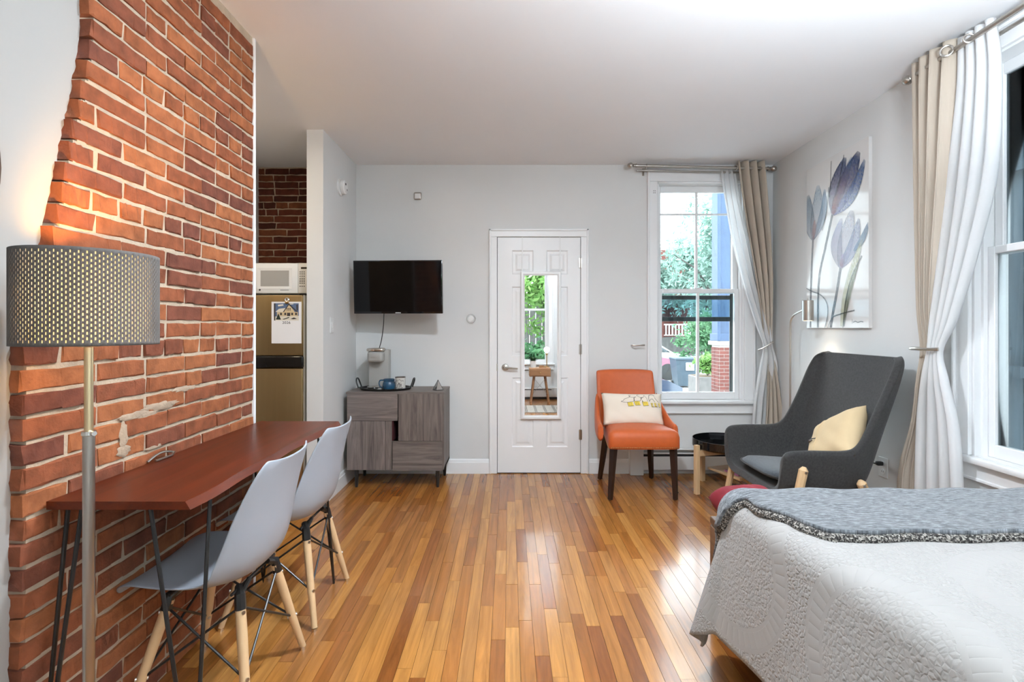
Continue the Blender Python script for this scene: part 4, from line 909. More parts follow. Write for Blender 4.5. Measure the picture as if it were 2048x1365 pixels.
# round wall mirror just reaching into view
t = thing('round_wall_mirror', 'round dark rimmed wall mirror on the cream plaster wall', 'mirror', (XP, 1.05, 1.45)); cm = Vector((XP, 0.984, 1.263 + 313 * 1.29 / F)); rr = 0.283
MB().torus(cm + Vector((0.012, 0, 0)), rr - 0.01, 0.012, Matrix.Rotation(PI / 2, 4, 'Y'), 48, 8).build('rim', 'brownframe', t)
MB().lathe([(0, 0.006), (rr - 0.01, 0.006)], cm, 48, Matrix.Rotation(PI / 2, 4, 'Y')).build('mirror_glass', 'mirrorglass', t)

# ------------------------------------------------------------------ baseboard heater under the street window
t = thing('baseboard_heater', 'white metal baseboard heater under the street window', 'heater', (1.65, 4.4, 0))
hx0, hx1, hy, hz = 1.035, 2.27, YB - 0.068, 0.222
B(hx0, hx0 + 0.115, hy - 0.006, YB - 0.001, 0.0, hz + 0.004, 0.004).build('end_cap', 'whitemetal', t)
B(hx0 + 0.112, hx1, YB - 0.012, YB - 0.001, 0.0, hz, 0.002).build('back_plate', 'whitemetal', t)
MB().box(hx0 + 0.112, hx1, hy + 0.012, YB - 0.004, hz - 0.010, hz, 0.002).build('top_hood', 'whitemetal', t)
B(hx0 + 0.112, hx1, hy + 0.004, hy + 0.012, hz - 0.042, hz - 0.030, 0.002).build('damper', 'whitemetal', t)
B(hx0 + 0.112, hx1, hy, hy + 0.010, 0.045, hz - 0.062, 0.003).build('front_panel', 'whitemetal', t)
B(hx0 + 0.115, hx1, hy + 0.020, YB - 0.013, 0.05, hz - 0.05).build('fin_core', 'dark', t)

# ------------------------------------------------------------------ orange side chair
t = thing('orange_chair', 'orange upholstered side chair with dark tapered legs', 'chair', (0.98, 4.0, 0))
sx0, sx1, sy0, sy1 = 0.728, 1.262, 3.735, 4.235; sz0, sz1 = 0.372, 0.512
def seatf(mb):
    # lofted cushion: rounded slab that narrows to the back and crowns in the middle
    n = 12; rings = []
    for k, (dz, ins) in enumerate(((0.0, 0.006), (0.012, 0.0), (0.085, 0.0), (0.115, 0.008), (0.132, 0.03), (0.140, 0.07), (0.147, 0.16))):
        ring = []
        for i in range(4 * n):
            s = i // n; u = (i % n) / n
            P4 = [(sx0, sy0), (sx1, sy0), (sx1 - 0.055, sy1), (sx0 + 0.055, sy1)]
            a, b_ = P4[s], P4[(s + 1) % 4]; x, y = lerp(a[0], b_[0], u), lerp(a[1], b_[1], u)
            cx_, cy_ = (sx0 + sx1) / 2, (sy0 + sy1) / 2; dx, dy = x - cx_, y - cy_
            hx, hy_ = 0.267, 0.25; e = (abs(dx / hx) ** 14 + abs(dy / hy_) ** 14) ** (1 / 14.0); q = (1.0 / max(e, 1e-6)) if e > 1 else 1
            dx, dy = dx * q, dy * q
            L = max(abs(dx), abs(dy)); kf = (L - ins) / L
            ring.append((cx_ + dx * kf, cy_ + dy * kf, sz0 + dz))
        rings.append(ring)
    m = 4 * n; vs = [p for r in rings for p in r]
    fs = [(k * m + i, k * m + (i + 1) % m, (k + 1) * m + (i + 1) % m, (k + 1) * m + i) for k in range(len(rings) - 1) for i in range(m)] + [tuple(range(m))[::-1], tuple((len(rings) - 1) * m + i for i in range(m))]
    return mb.add(vs, fs)
seatf(MB()).build('seat', 'orange', t, angle=60)
def backf(u, v, side):
    # u across, v up; side 0 front 1 rear
    zz = lerp(0.45, 0.915, v); hw = lerp(0.245, 0.238, v) ; xc = 0.968 + 0.0 * v
    x = xc + (2 * u - 1) * hw; y = 4.205 + 0.10 * v ** 1.3 - 0.055 * (abs(2 * u - 1) ** 2.2) * (1 - 0.3 * v)
    zz += -0.010 * abs(2 * u - 1) ** 4 * v
    return Vector((x, y + side * 0.062, zz))
nu, nv = 16, 12; mb = MB(); W_ = nu + 1; vs = []
for s in (0, 1):
    for j in range(nv + 1):
        for i in range(nu + 1): vs.append(backf(i / nu, j / nv, s))
K = (nu + 1) * (nv + 1); fs = []
for j in range(nv):
    for i in range(nu):
        a = j * W_ + i; fs += [(a, a + 1, a + W_ + 1, a + W_), (K + a, K + a + W_, K + a + W_ + 1, K + a + 1)]
for i in range(nu): fs += [(i, K + i, K + i + 1, i + 1), (nv * W_ + i, nv * W_ + i + 1, K + nv * W_ + i + 1, K + nv * W_ + i)]
for j in range(nv): a, b_ = j * W_, (j + 1) * W_; fs += [(a, b_, K + b_, K + a), (a + nu, K + a + nu, K + b_ + nu, b_ + nu)]
o = mb.add(vs, fs).build('backrest', 'orange', t, angle=60); mod(o, None, 1)
for s in (-1, 1):
    # low wing sweeping from the back down to the seat
    xo = (0.715 if s < 0 else 1.236); n = 14; mb = MB(); vs = []; fs = []; m = 8
    for k in range(n + 1):
        q = k / n; y = lerp(4.25, 3.86, q); ztop_ = 0.535 + 0.22 * (1 - q) ** 2.0 + (0.02 if q > 0.8 else 0) * 0; zlow = 0.40
        x = xo + s * (0.010 * math.sin(PI * q)) - s * 0.0 + (0.02 if s < 0 else 0.0) * (1 - q) - (0.02 if s > 0 else 0) * (1 - q) + s * 0.022 * q
        for i in range(m):
            a = 2 * PI * i / m; ex = 0.026 * math.copysign(abs(math.cos(a)) ** 0.6, math.cos(a)); ez = math.copysign(abs(math.sin(a)) ** 0.6, math.sin(a))
            vs.append(Vector((x + ex, y, (ztop_ + zlow) / 2 + ez * (ztop_ - zlow) / 2)))
    for k in range(n):
        for i in range(m): fs.append((k * m + i, k * m + (i + 1) % m, (k + 1) * m + (i + 1) % m, (k + 1) * m + i))
    fs += [tuple(range(m)), tuple(n * m + i for i in range(m))]
    o = mb.add(vs, fs).build('side_wing', 'orange', t, angle=60); mod(o, None, 1)
for (px, foot_y, xt, yt) in ((1220.5, 1001, 0.775, 3.79), (1351, 1001, 1.215, 3.79)):
    y = HC * F / (foot_y - CY); x = (px - CX) * y / F
    MB().tube([(xt, yt, sz0 + 0.004), (lerp(xt, x, 0.5), lerp(yt, y, 0.5), 0.2), (x, y, 0.004)], [0.030, 0.025, 0.019], 4).build('leg', 'espresso', t, angle=20)
for (px, foot_y, xt, yt) in ((1199.5, 959, 0.79, 4.17), (1302.8, 957, 1.15, 4.17)):
    y = HC * F / (foot_y - CY); x = (px - CX) * y / F
    MB().tube([(xt, yt, sz0 + 0.01), (lerp(xt, x, 0.5), lerp(yt, y, 0.55), 0.18), (x, y, 0.004)], [0.028, 0.024, 0.019], 4).build('leg', 'espresso', t, angle=20)
mb = MB()
for k in range(40): mb.lathe([(0, 0.004), (0.0035, 0.003), (0.005, 0), (0, 0)], (lerp(sx0 + 0.02, sx1 - 0.02, k / 39), sy0 - 0.0005, sz0 + 0.014), 6, RX)
for k in range(30): mb.lathe([(0, 0.004), (0.0035, 0.003), (0.005, 0), (0, 0)], (sx0 + 0.002 + 0.05 * k / 29, lerp(sy0 + 0.03, sy1 - 0.05, k / 29), sz0 + 0.014), 6, Matrix.Rotation(-PI / 2, 4, 'Y'))
mb.build('nailhead', 'brass', t)['kind'] = 'stuff'

def pillow_fn(w, h, th, pinch=0.06, wr=0.0, seed=0):
    def f(u, v, side):
        a, b_ = 2 * u - 1, 2 * v - 1
        x = w / 2 * a * (1 - pinch * (1 - b_ * b_) * abs(a) ** 3); y = h / 2 * b_ * (1 - pinch * (1 - a * a) * abs(b_) ** 3)
        e = max(0, (1 - a ** 4)) ** 0.55 * max(0, (1 - b_ ** 4)) ** 0.55
        z = side * th / 2 * e + wr * e * math.sin(9 * a + 4 * b_ + seed) * math.sin(5 * b_ + seed)
        return Vector((x, y, z))
    return f
def pillow(name, mat, label, cat, M, w, h, th, pinch=0.06, wr=0.0, seed=0, n=22):
    fn = pillow_fn(w, h, th, pinch, wr, seed); mb = MB()
    for s in (1, -1): mb.grid(lambda u, v: M @ fn(u, v, s), n, n)
    bm = None; t = thing(name, label, cat, tuple(M.translation)); o = mb.build('cover', mat, t, angle=180)
    bm = bmesh.new(); bm.from_mesh(o.data); bmesh.ops.remove_doubles(bm, verts=bm.verts[:], dist=0.0008); bmesh.ops.recalc_face_normals(bm, faces=bm.faces[:]); bm.to_mesh(o.data); bm.free()
    for p in o.data.polygons: p.use_smooth = True
    return t, fn
# printed lumbar pillow on the orange chair
def frame(o, x, y, z):
    M = Matrix((x, y, z)).transposed().to_4x4(); M.translation = Vector(o); return M
def basis(center, xdir, ydir):
    x = Vector(xdir).normalized(); z = x.cross(Vector(ydir)).normalized(); y = z.cross(x); return frame(center, x, y, z)
pcen = Vector((0.985, 4.080, 0.612)); Mp = basis(pcen, (1, 0.02, -0.02), (0.10, 0.42, 0.95))
t, fn = pillow('printed_pillow', 'creamcloth', 'cream lumbar pillow printed with animals leaning on yellow beer mugs', 'pillow', Mp, 0.49, 0.265, 0.11, 0.05, 0.004, 1)
mb = MB()
def pp(u, v, lift=0.0012): return Mp @ (fn(u, v, 1) + Vector((0, 0, lift)))
def zpx(zx, zy): return ((zx - 60) / 1560.0 * 0.98 + 0.01 - 0.00 * zy, 1 - (zy - 150) / 760.0)
def stroke(pts, w, mi, lift=0.0016):
    mb.cur = mi; q = [zpx(*p) for p in pts]
    for (u0, v0), (u1, v1) in zip(q, q[1:]):
        du, dv = (u1 - u0) * 0.49, (v1 - v0) * 0.265; l = math.hypot(du, dv) or 1; nx, ny = -dv / l * w / 2, du / l * w / 2
        mb.add([pp(u0 + nx / 0.49, v0 + ny / 0.265, lift), pp(u1 + nx / 0.49, v1 + ny / 0.265, lift), pp(u1 - nx / 0.49, v1 - ny / 0.265, lift), pp(u0 - nx / 0.49, v0 - ny / 0.265, lift)], [(0, 1, 2, 3)])
def area(pts, mi, lift=0.0012): mb.cur = mi; q = [zpx(*p) for p in pts]; mb.add([pp(u, v, lift) for u, v in q], [tuple(range(len(q)))])
for (x, y) in ((670, 405), (850, 385), (1060, 390), (1280, 415), (1400, 410)):
    area([(x, y), (x + 140, y - 5), (x + 160, y + 85), (x + 25, y + 95)], 0); stroke([(x, y), (x + 25, y + 95), (x + 165, y + 85)], 0.0028, 1)
    for k in (45, 90): stroke([(x + k, y), (x + k + 18, y + 88)], 0.0020, 1)
stroke([(510, 390), (600, 410), (700, 410), (800, 395), (860, 370), (850, 300), (910, 270), (820, 290), (740, 270), (730, 230), (770, 240), (720, 290), (600, 330), (570, 370), (510, 390)], 0.0024, 1)
stroke([(870, 380), (1010, 370), (1050, 300), (1100, 280), (1030, 290), (930, 240), (960, 200), (1000, 225)], 0.0026, 1); stroke([(1030, 290), (1080, 400)], 0.005, 1); stroke([(855, 300), (850, 380)], 0.005, 1)
stroke([(1100, 285), (1130, 220), (1190, 300), (1200, 380)], 0.0022, 1)
stroke([(1240, 300), (1260, 220), (1330, 190), (1390, 220), (1420, 310), (1520, 390)], 0.0030, 1); stroke([(1240, 300), (1250, 380), (1290, 320), (1340, 310), (1400, 395)], 0.0030, 1)
mb.build('printed_motif', ['beeryellow', 'ink'], t, smooth=False)

# ------------------------------------------------------------------ tray table with books
t = thing('tray_table', 'round black tray side table on pale square wooden legs', 'side table', (1.68, 3.97, 0))
c = Vector((1.68, 3.97, 0)); R_ = 0.245; d1 = Vector((-0.255, -0.085, 0)); d2 = Vector((-0.085, 0.255, 0))
MB().lathe([(0, 0.335), (R_ - 0.012, 0.335), (R_, 0.345), (R_, 0.402), (R_ - 0.005, 0.402), (R_ - 0.007, 0.345), (0, 0.343)], c, 56).build('tray', 'blackgloss', t)
aw = math.atan2(d1.y, d1.x)
for dv in (d1, -d1, d2, -d2):
    p = c + dv * 1.0; M_ = Matrix.Translation((p.x, p.y, 0)) @ Matrix.Rotation(aw, 4, 'Z'); B(-0.017, 0.017, -0.017, 0.017, 0, 0.372, 0.002, 1, M_).build('leg', 'beech', t)
for k in (0, 1):
    M_ = Matrix.Translation((c.x, c.y, 0)) @ Matrix.Rotation(aw + k * PI / 2, 4, 'Z'); B(-0.252, 0.252, -0.011, 0.011, 0.285 + 0.0 * k, 0.334, 0.002, 1, M_).build('cross_rail', 'beech', t)
M_ = Matrix.Translation((c.x, c.y, 0)) @ Matrix.Rotation(aw, 4, 'Z'); B(-0.245, 0.09, -0.10, 0.245, 0.150, 0.167, 0.003, 1, M_).build('lower_shelf', 'beech', t)
M_ = Matrix.Translation((1.755, 3.885, 0)) @ Matrix.Rotation(0.25, 4, 'Z')
for nm, lab, z0_, th, w_, d_, mt, rz_ in (('paperback_book', 'purple paperback lying at the bottom on the black tray', 0.3435, 0.018, 0.20, 0.13, 'bookcover', 0.2), ('paperback_book', 'pink covered book on top of the purple paperback', 0.362, 0.020, 0.17, 0.12, 'bookwhite', 0.32)):
    tb = thing(nm, lab, 'book', (1.755, 3.885, z0_)); M_ = Matrix.Translation((1.755, 3.885, z0_)) @ Matrix.Rotation(rz_, 4, 'Z')
    MB().box(-w_ / 2, w_ / 2, -d_ / 2, d_ / 2, 0, 0.002, 0, 1, M_).box(-w_ / 2, w_ / 2, -d_ / 2, d_ / 2, th - 0.002, th, 0, 1, M_).box(w_ / 2 - 0.003, w_ / 2, -d_ / 2, d_ / 2, 0, th, 0, 1, M_).build('cover', mt, tb, smooth=False)
    B(-w_ / 2 + 0.003, w_ / 2 - 0.002, -d_ / 2 + 0.003, d_ / 2 - 0.003, 0.002, th - 0.002, 0, 1, M_).build('pages', 'paper', tb, smooth=False)
tb = thing('magazine', 'magazine on the low shelf under the black tray', 'magazine', (1.74, 3.86, 0.167)); M_ = Matrix.Translation((1.745, 3.86, 0.1675)) @ Matrix.Rotation(0.3, 4, 'Z')
B(-0.085, 0.085, -0.075, 0.075, 0, 0.012, 0.001, 1, M_).build('pages', 'bookcover', tb)

# ------------------------------------------------------------------ wing armchair
t = thing('wing_armchair', 'charcoal fabric high back armchair on pale wooden legs', 'armchair', (1.80, 3.13, 0), PI / 2)
# local: x lateral, y forward (towards -X in the room)
prof = [(0.330, 0.342), (0.300, 0.332), (0.20, 0.325), (0.08, 0.318), (-0.04, 0.325), (-0.12, 0.36), (-0.165, 0.45), (-0.20, 0.56), (-0.245, 0.70), (-0.29, 0.85), (-0.325, 0.98), (-0.345, 1.07), (-0.350, 1.10)]
hw = [0.315, 0.325, 0.330, 0.335, 0.338, 0.340, 0.340, 0.338, 0.336, 0.340, 0.343, 0.330, 0.285]
wing = [0.200, 0.252, 0.268, 0.274, 0.290, 0.290, 0.225, 0.155, 0.115, 0.092, 0.074, 0.050, 0.030]
gx = lambda a: math.sin(min(a / 0.66, 1) * PI / 2); gz = lambda a: 0 if a < 0.32 else ((a - 0.32) / 0.68) ** 1.55
tips = [(0.325, 0.545), (0.300, 0.592), (0.21, 0.604), (0.11, 0.604), (0.02, 0.604), (-0.045, 0.615), (-0.085, 0.65), (-0.115, 0.70), (-0.16, 0.79), (-0.21, 0.90), (-0.255, 1.00), (-0.297, 1.075), (-0.328, 1.102)]
s = shell(prof, hw, wing, gx, gz, 26, 40, 0.045, tips).build('shell', 'charcoal', t, world=False); mod(s, 0.040, 1)
def cush(u, v, side):
    a, b_ = 2 * u - 1, 2 * v - 1; e = (abs(a) ** 4 + abs(b_) ** 4) ** 0.25 or 1e-6; m_ = max(abs(a), abs(b_)); k = m_ / e if e > 0 else 1
    x, y = 0.255 * a * k, 0.225 * b_ * k + 0.085; edge = max(0.0, 1 - m_ ** 6) ** 0.5
    return Vector((x, y, 0.400 + side * 0.030 * edge - 0.018 * (1 - v) + 0.012 * v + (0.008 * (1 - m_ ** 2) if side > 0 else 0)))
mb = MB(); [mb.grid(lambda u, v: cush(u, v, s_), 20, 20) for s_ in (1, -1)]; o = mb.build('seat_cushion', 'seatcloth', t, world=False, angle=180)
bm = bmesh.new(); bm.from_mesh(o.data); bmesh.ops.remove_doubles(bm, verts=bm.verts[:], dist=0.0005); bmesh.ops.recalc_face_normals(bm, faces=bm.faces[:]); bm.to_mesh(o.data); bm.free()
pts_ = [Vector((0.258 * math.copysign(abs(math.cos(q)) ** 0.5, math.cos(q)), 0.085 + 0.228 * math.copysign(abs(math.sin(q)) ** 0.5, math.sin(q)), 0)) for q in [2 * PI * k / 60 for k in range(61)]]
for p in pts_: v_ = (p.y - 0.085 + 0.225) / 0.45; p.z = 0.400 - 0.018 * (1 - v_) + 0.012 * v_
MB().tube(pts_, 0.006, 6).build('piping', 'charcoal', o, world=False)
for (sx, ya, za, yb_, ang_) in ((1, 0.225, 0.50, 0.330, 0), (-1, 0.225, 0.50, 0.330, 0), (1, -0.085, 0.43, -0.27, 0), (-1, -0.085, 0.43, -0.27, 0)):
    x0_ = sx * 0.392; a = Vector((x0_, ya, za)); b_ = Vector((sx * 0.385, yb_, 0.0))
    lg = MB().tube([a + (a - b_).normalized() * 0.018, a, lerp(a, b_, 0.5), b_], [0.010, 0.024, 0.022, 0.015], 10).build('leg', 'beechdark' if False else 'beech', t, world=False)
    MB().lathe([(0, 0), (0.008, 0), (0.007, 0.003), (0, 0.003)], a + Vector((sx * 0.0235, 0, -0.008)), 12, Matrix.Rotation(sx * PI / 2, 4, 'Y')).build('screw', 'nickel', lg, world=False)
for sx in (1, -1): MB().box(sx * 0.33 - 0.06, sx * 0.33 + 0.06, 0.20, 0.24, 0.30, 0.32).build('bracket', 'blackmatte', t, world=False)
# tan cushion with toggle
pcen = Vector((1.905, 2.985, 0.585)); Mp = basis(pcen, (0.42, -0.80, 0.42), (0.52, 0.45, 0.74))
Mp = basis(Vector((1.90, 2.975, 0.605)), (0.20, -0.80, 0.50), (0.50, 0.42, 0.62))
t, fn = pillow('tan_cushion', 'yellowcloth', 'tan envelope cushion with a toggle leaning in the armchair', 'cushion', Mp, 0.37, 0.37, 0.15, 0.05, 0.006, 2)
def q_(u, v, l=0.002): return Mp @ (fn(u, v, 1) + Vector((0, 0, l)))
MB().tube([q_(0.30, 0.04 + 0.92 * k / 24, 0.001) for k in range(25)], 0.0035, 6).build('flap_seam', 'yellowcloth', t)
MB().tube([q_(0.30, 0.5), q_(0.22, 0.5, 0.01), q_(0.20, 0.47, 0.01)], 0.003, 6).tube([q_(0.245, 0.47, 0.008), q_(0.215, 0.45, 0.012), q_(0.18, 0.43, 0.008)], [0.004, 0.008, 0.004], 8).build('toggle', 'brownframe', t)

# ------------------------------------------------------------------ reading lamp
t = thing('reading_lamp', 'slim nickel reading lamp with a cylinder head behind the armchair', 'lamp', (2.12, 3.86, 0))
MB().lathe([(0, 0), (0.10, 0), (0.10, 0.014), (0.02, 0.02), (0, 0.02)], (2.12, 3.86, 0), 32).build('base', 'nickel', t)
hp = P(1616, 620, 3.62); pts = [Vector((2.12, 3.86, 0.015)), Vector((2.12, 3.86, 0.6)), Vector((2.12, 3.86, 1.25))] 
bend = [Vector((2.12, 3.86, 1.25)), Vector((2.121, 3.855, 1.31)), Vector((2.125, 3.835, 1.345)), Vector((2.128, 3.79, 1.37)), Vector((hp.x, 3.66, 1.393)), Vector((hp.x, hp.y, 1.396))]
MB().tube(pts + [catmull(bend, k / 20) for k in range(1, 21)], 0.0075, 10).build('pole', 'nickel', t)
zz0, zz1 = HC - (642 - CY) * 3.62 / F, HC - (601 - CY) * 3.62 / F
MB().lathe([(0.032, 0), (0.036, 0.001), (0.036, zz1 - zz0 - 0.003), (0.032, zz1 - zz0), (0, zz1 - zz0)], (hp.x, hp.y, zz0), 28, None, False).build('head', 'nickel', t)
MB().tube([(hp.x, hp.y, zz1), (hp.x, hp.y, zz1 + 0.016)], 0.002, 6).build('switch_pin', 'nickel', t)
MB().lathe([(0, 0), (0.027, 0.003), (0.030, 0.012), (0.028, 0.03), (0, 0.034)], (hp.x, hp.y, zz0 + 0.004), 20).build('bulb', 'bulbread', t)
l = bpy.data.lights.new('reading_lamp_light', 'SPOT'); l.energy = READ_W; l.color = (1, 0.85, 0.65); l.spot_size = math.radians(110); l.spot_blend = 0.6; l.shadow_soft_size = 0.03
o = bpy.data.objects.new('reading_lamp_light', l); COL.objects.link(o); o.location = (hp.x, hp.y, zz0 - 0.004)

# ------------------------------------------------------------------ tulip print on acrylic, right wall
ay0, ay1, az0, az1 = 3.88, 3.19, 1.262, 2.458
def AP(a, b_, lift=0.0):
    y = ay0 - a; return Vector((WR(y) - 0.022 - lift, y, az0 + b_))
t = thing('tulip_print', 'tall glossy wall panel printed with translucent blue and lilac tulips', 'picture', (WR(3.5) - 0.01, 3.535, az0))
AW, AH = ay0 - ay1, az1 - az0
vs = [AP(a, b_, l_) for l_ in (0, -0.021) for (a, b_) in ((0, 0), (AW, 0), (AW, AH), (0, AH))]
MB().add(vs, [(0, 1, 2, 3), (4, 7, 6, 5), (0, 4, 5, 1), (1, 5, 6, 2), (2, 6, 7, 3), (3, 7, 4, 0)]).build('panel', 'acrylic', t, smooth=False)
LAY = [0.0006]
def ink_mesh(name, grid_fn, nu, nv):
    LAY[0] += 0.00012; l_ = LAY[0]; vs = []; cols = []
    for j in range(nv + 1):
        for i in range(nu + 1):
            a, b_, c_ = grid_fn(i / nu, j / nv); vs.append(AP(min(max(a, 0.002), AW - 0.002), min(max(b_, 0.002), AH - 0.002), l_)); cols.append(c_)
    W_ = nu + 1; o = MB().add(vs, [(j * W_ + i, j * W_ + i + 1, (j + 1) * W_ + i + 1, (j + 1) * W_ + i) for j in range(nv) for i in range(nu)]).build(name, 'print', t)
    at = o.data.color_attributes.new('ink', 'FLOAT_COLOR', 'POINT')
    for k, c_ in enumerate(cols): at.data[k].color = c_
def petal(base, tip, width, bulge, c0, c1, alpha, edge=0.25):
    bx, by = base; tx, ty = tip; dx, dy = tx - bx, ty - by; L = math.hypot(dx, dy); nx, ny = -dy / L, dx / L
    def g(u, v):
        s = 2 * u - 1; wv = width * (math.sin(PI * min(v * 0.92 + 0.04, 1)) ** 0.7) * (1 - 0.25 * v); off = bulge * math.sin(PI * v) 
        a = bx + dx * v + nx * (s * wv + off); b_ = by + dy * v + ny * (s * wv + off)
        col = [lerp(c0[i], c1[i], v) for i in range(3)]; e = abs(s) ** 5; al = alpha * (0.65 + 0.35 * v) + (edge * e); col = [x * (1 - 0.7 * e) for x in col]
        return a, b_, (col[0], col[1], col[2], min(1, al * (1.0 if v < 0.9 else 1 - (v - 0.9) * 6)))
    ink_mesh('petal', g, 16, 22)
def stem(pts, w, col, alpha=0.9, name='stem'):
    def g(u, v):
        p = catmull(pts, v); q = catmull(pts, min(v + 0.02, 1)); p0 = catmull(pts, max(v - 0.02, 0)); dx, dy = q[0] - p0[0], q[1] - p0[1]; l = math.hypot(dx, dy) or 1
        s = (2 * u - 1) * w / 2; e = abs(2 * u - 1); return p[0] - dy / l * s, p[1] + dx / l * s, tuple(x * (1 - 0.4 * e) for x in col) + (alpha * (0.7 + 0.3 * e),)
    ink_mesh(name, g, 4, 24)
NAVY, MIDB, PALE, PINK, LILAC, PLUM = (0.008, 0.055, 0.16), (0.04, 0.17, 0.36), (0.30, 0.46, 0.60), (0.46, 0.15, 0.13), (0.25, 0.24, 0.50), (0.05, 0.025, 0.035)
stem([(0.085, 0.66), (0.07, 0.5), (0.055, 0.25), (0.05, 0.0)], 0.022, (0.07, 0.03, 0.04)); stem([(0.32, 0.79), (0.24, 0.58), (0.16, 0.35), (0.145, 0.0)], 0.024, (0.05, 0.03, 0.035)); stem([(0.41, 0.41), (0.37, 0.25), (0.325, 0.1), (0.30, 0.0)], 0.026, (0.06, 0.04, 0.05))
petal((0.085, 0.655), (0.02, 1.0), 0.075, 0.02, (0.10, 0.16, 0.26), (0.16, 0.30, 0.42), 0.55); petal((0.085, 0.655), (0.15, 1.04), 0.085, -0.02, (0.35, 0.28, 0.30), PALE, 0.5); petal((0.085, 0.655), (0.23, 0.99), 0.05, -0.05, (0.18, 0.2, 0.3), MIDB, 0.6, 0.4); petal((0.09, 0.66), (0.11, 0.80), 0.028, 0, PINK, (0.45, 0.25, 0.22), 0.6, 0.1)
petal((0.325, 0.79), (0.46, 1.14), 0.085, 0.03, (0.22, 0.14, 0.24), NAVY, 0.85); petal((0.325, 0.79), (0.60, 1.13), 0.10, -0.01, (0.30, 0.20, 0.32), NAVY, 0.9); petal((0.325, 0.79), (0.655, 1.06), 0.06, -0.06, LILAC, (0.015, 0.09, 0.24), 0.8, 0.4); petal((0.325, 0.79), (0.53, 1.12), 0.05, 0.0, PINK, MIDB, 0.6); petal((0.33, 0.79), (0.36, 0.92), 0.03, 0, PINK, (0.45, 0.2, 0.2), 0.6, 0.1)
petal((0.41, 0.41), (0.42, 0.74), 0.07, 0.05, (0.22, 0.13, 0.22), LILAC, 0.55); petal((0.41, 0.41), (0.53, 0.77), 0.09, 0.0, (0.25, 0.2, 0.34), (0.5, 0.5, 0.62), 0.5); petal((0.41, 0.41), (0.60, 0.70), 0.06, -0.04, LILAC, (0.25, 0.27, 0.42), 0.6, 0.4); petal((0.42, 0.41), (0.44, 0.50), 0.03, 0, PINK, LILAC, 0.6, 0.1)
petal((0.55, 0.50), (0.69, 0.66), 0.03, -0.02, MIDB, NAVY, 0.7, 0.5)
petal((0.42, 0.01), (0.63, 0.56), 0.05, 0.02, (0.42, 0.44, 0.12), (0.62, 0.63, 0.42), 0.55, 0.0); petal((0.45, 0.01), (0.60, 0.42), 0.022, 0.03, (0.05, 0.05, 0.03), (0.3, 0.32, 0.2), 0.7, 0.3)
for q in ([(0.0, 0.30), (0.08, 0.27), (0.19, 0.235), (0.26, 0.17), (0.265, 0.08), (0.23, 0.0)], [(0.27, 0.0), (0.32, 0.07), (0.42, 0.095), (0.56, 0.115)], [(0.44, 0.0), (0.46, 0.14), (0.52, 0.32), (0.63, 0.46)], [(0.31, 1.165), (0.30, 1.0), (0.285, 0.92)], [(0.28, 0.99), (0.26, 0.85), (0.20, 0.70)], [(0.45, 1.16), (0.40, 1.0), (0.35, 0.90)]): stem(q, 0.008, (0.02, 0.02, 0.025), 0.85, 'leaf_line')
stem([(0.545, 0.037), (0.57, 0.043), (0.59, 0.036), (0.62, 0.041), (0.645, 0.038)], 0.005, (0.04, 0.04, 0.04), 0.9, 'signature'); stem([(0.535, 0.058), (0.537, 0.028)], 0.006, (0.2, 0.2, 0.2), 0.5, 'signature')

# ------------------------------------------------------------------ wall outlet with plug
yo, zo = 3.09, 0.42; xw = WR(yo)
t = thing('wall_outlet', 'white double wall outlet behind the armchair', 'outlet', (xw, yo, zo - 0.06))
B(xw - 0.006, xw, yo - 0.037, yo + 0.037, zo - 0.06, zo + 0.06, 0.002).build('plate', 'whitemetal', t)
for dz in (-0.024, 0.024): sk = MB().lathe([(0, 0), (0.017, 0), (0.017, 0.002), (0, 0.002)], (xw - 0.006, yo, zo + dz), 20, Matrix.Rotation(-PI / 2, 4, 'Y')).build('socket', 'white', t); MB().box(xw - 0.0085, xw - 0.008, yo - 0.008, yo - 0.006, zo + dz - 0.005, zo + dz + 0.005).box(xw - 0.0085, xw - 0.008, yo + 0.006, yo + 0.008, zo + dz - 0.005, zo + dz + 0.005).build('slot', 'dark', sk)
t = thing('lamp_plug_cord', 'black plug with a cord curving down from the outlet', 'cord', (xw - 0.03, yo, 0.2))
B(xw - 0.045, xw - 0.0082, yo - 0.013, yo + 0.013, zo + 0.012, zo + 0.036, 0.006, 2).build('plug', 'blackmatte', t)
cp_ = [Vector((xw - 0.045, yo, zo + 0.024)), Vector((xw - 0.075, yo + 0.01, zo + 0.02)), Vector((xw - 0.10, yo + 0.045, zo - 0.03)), Vector((xw - 0.10, yo + 0.06, zo - 0.12)), Vector((xw - 0.09, yo + 0.06, 0.15)), Vector((xw - 0.09, yo + 0.09, 0.004)), Vector((2.14, 3.70, 0.004))]
MB().tube([catmull(cp_, k / 40) for k in range(41)], 0.004, 7).build('cord', 'cordblack', t)

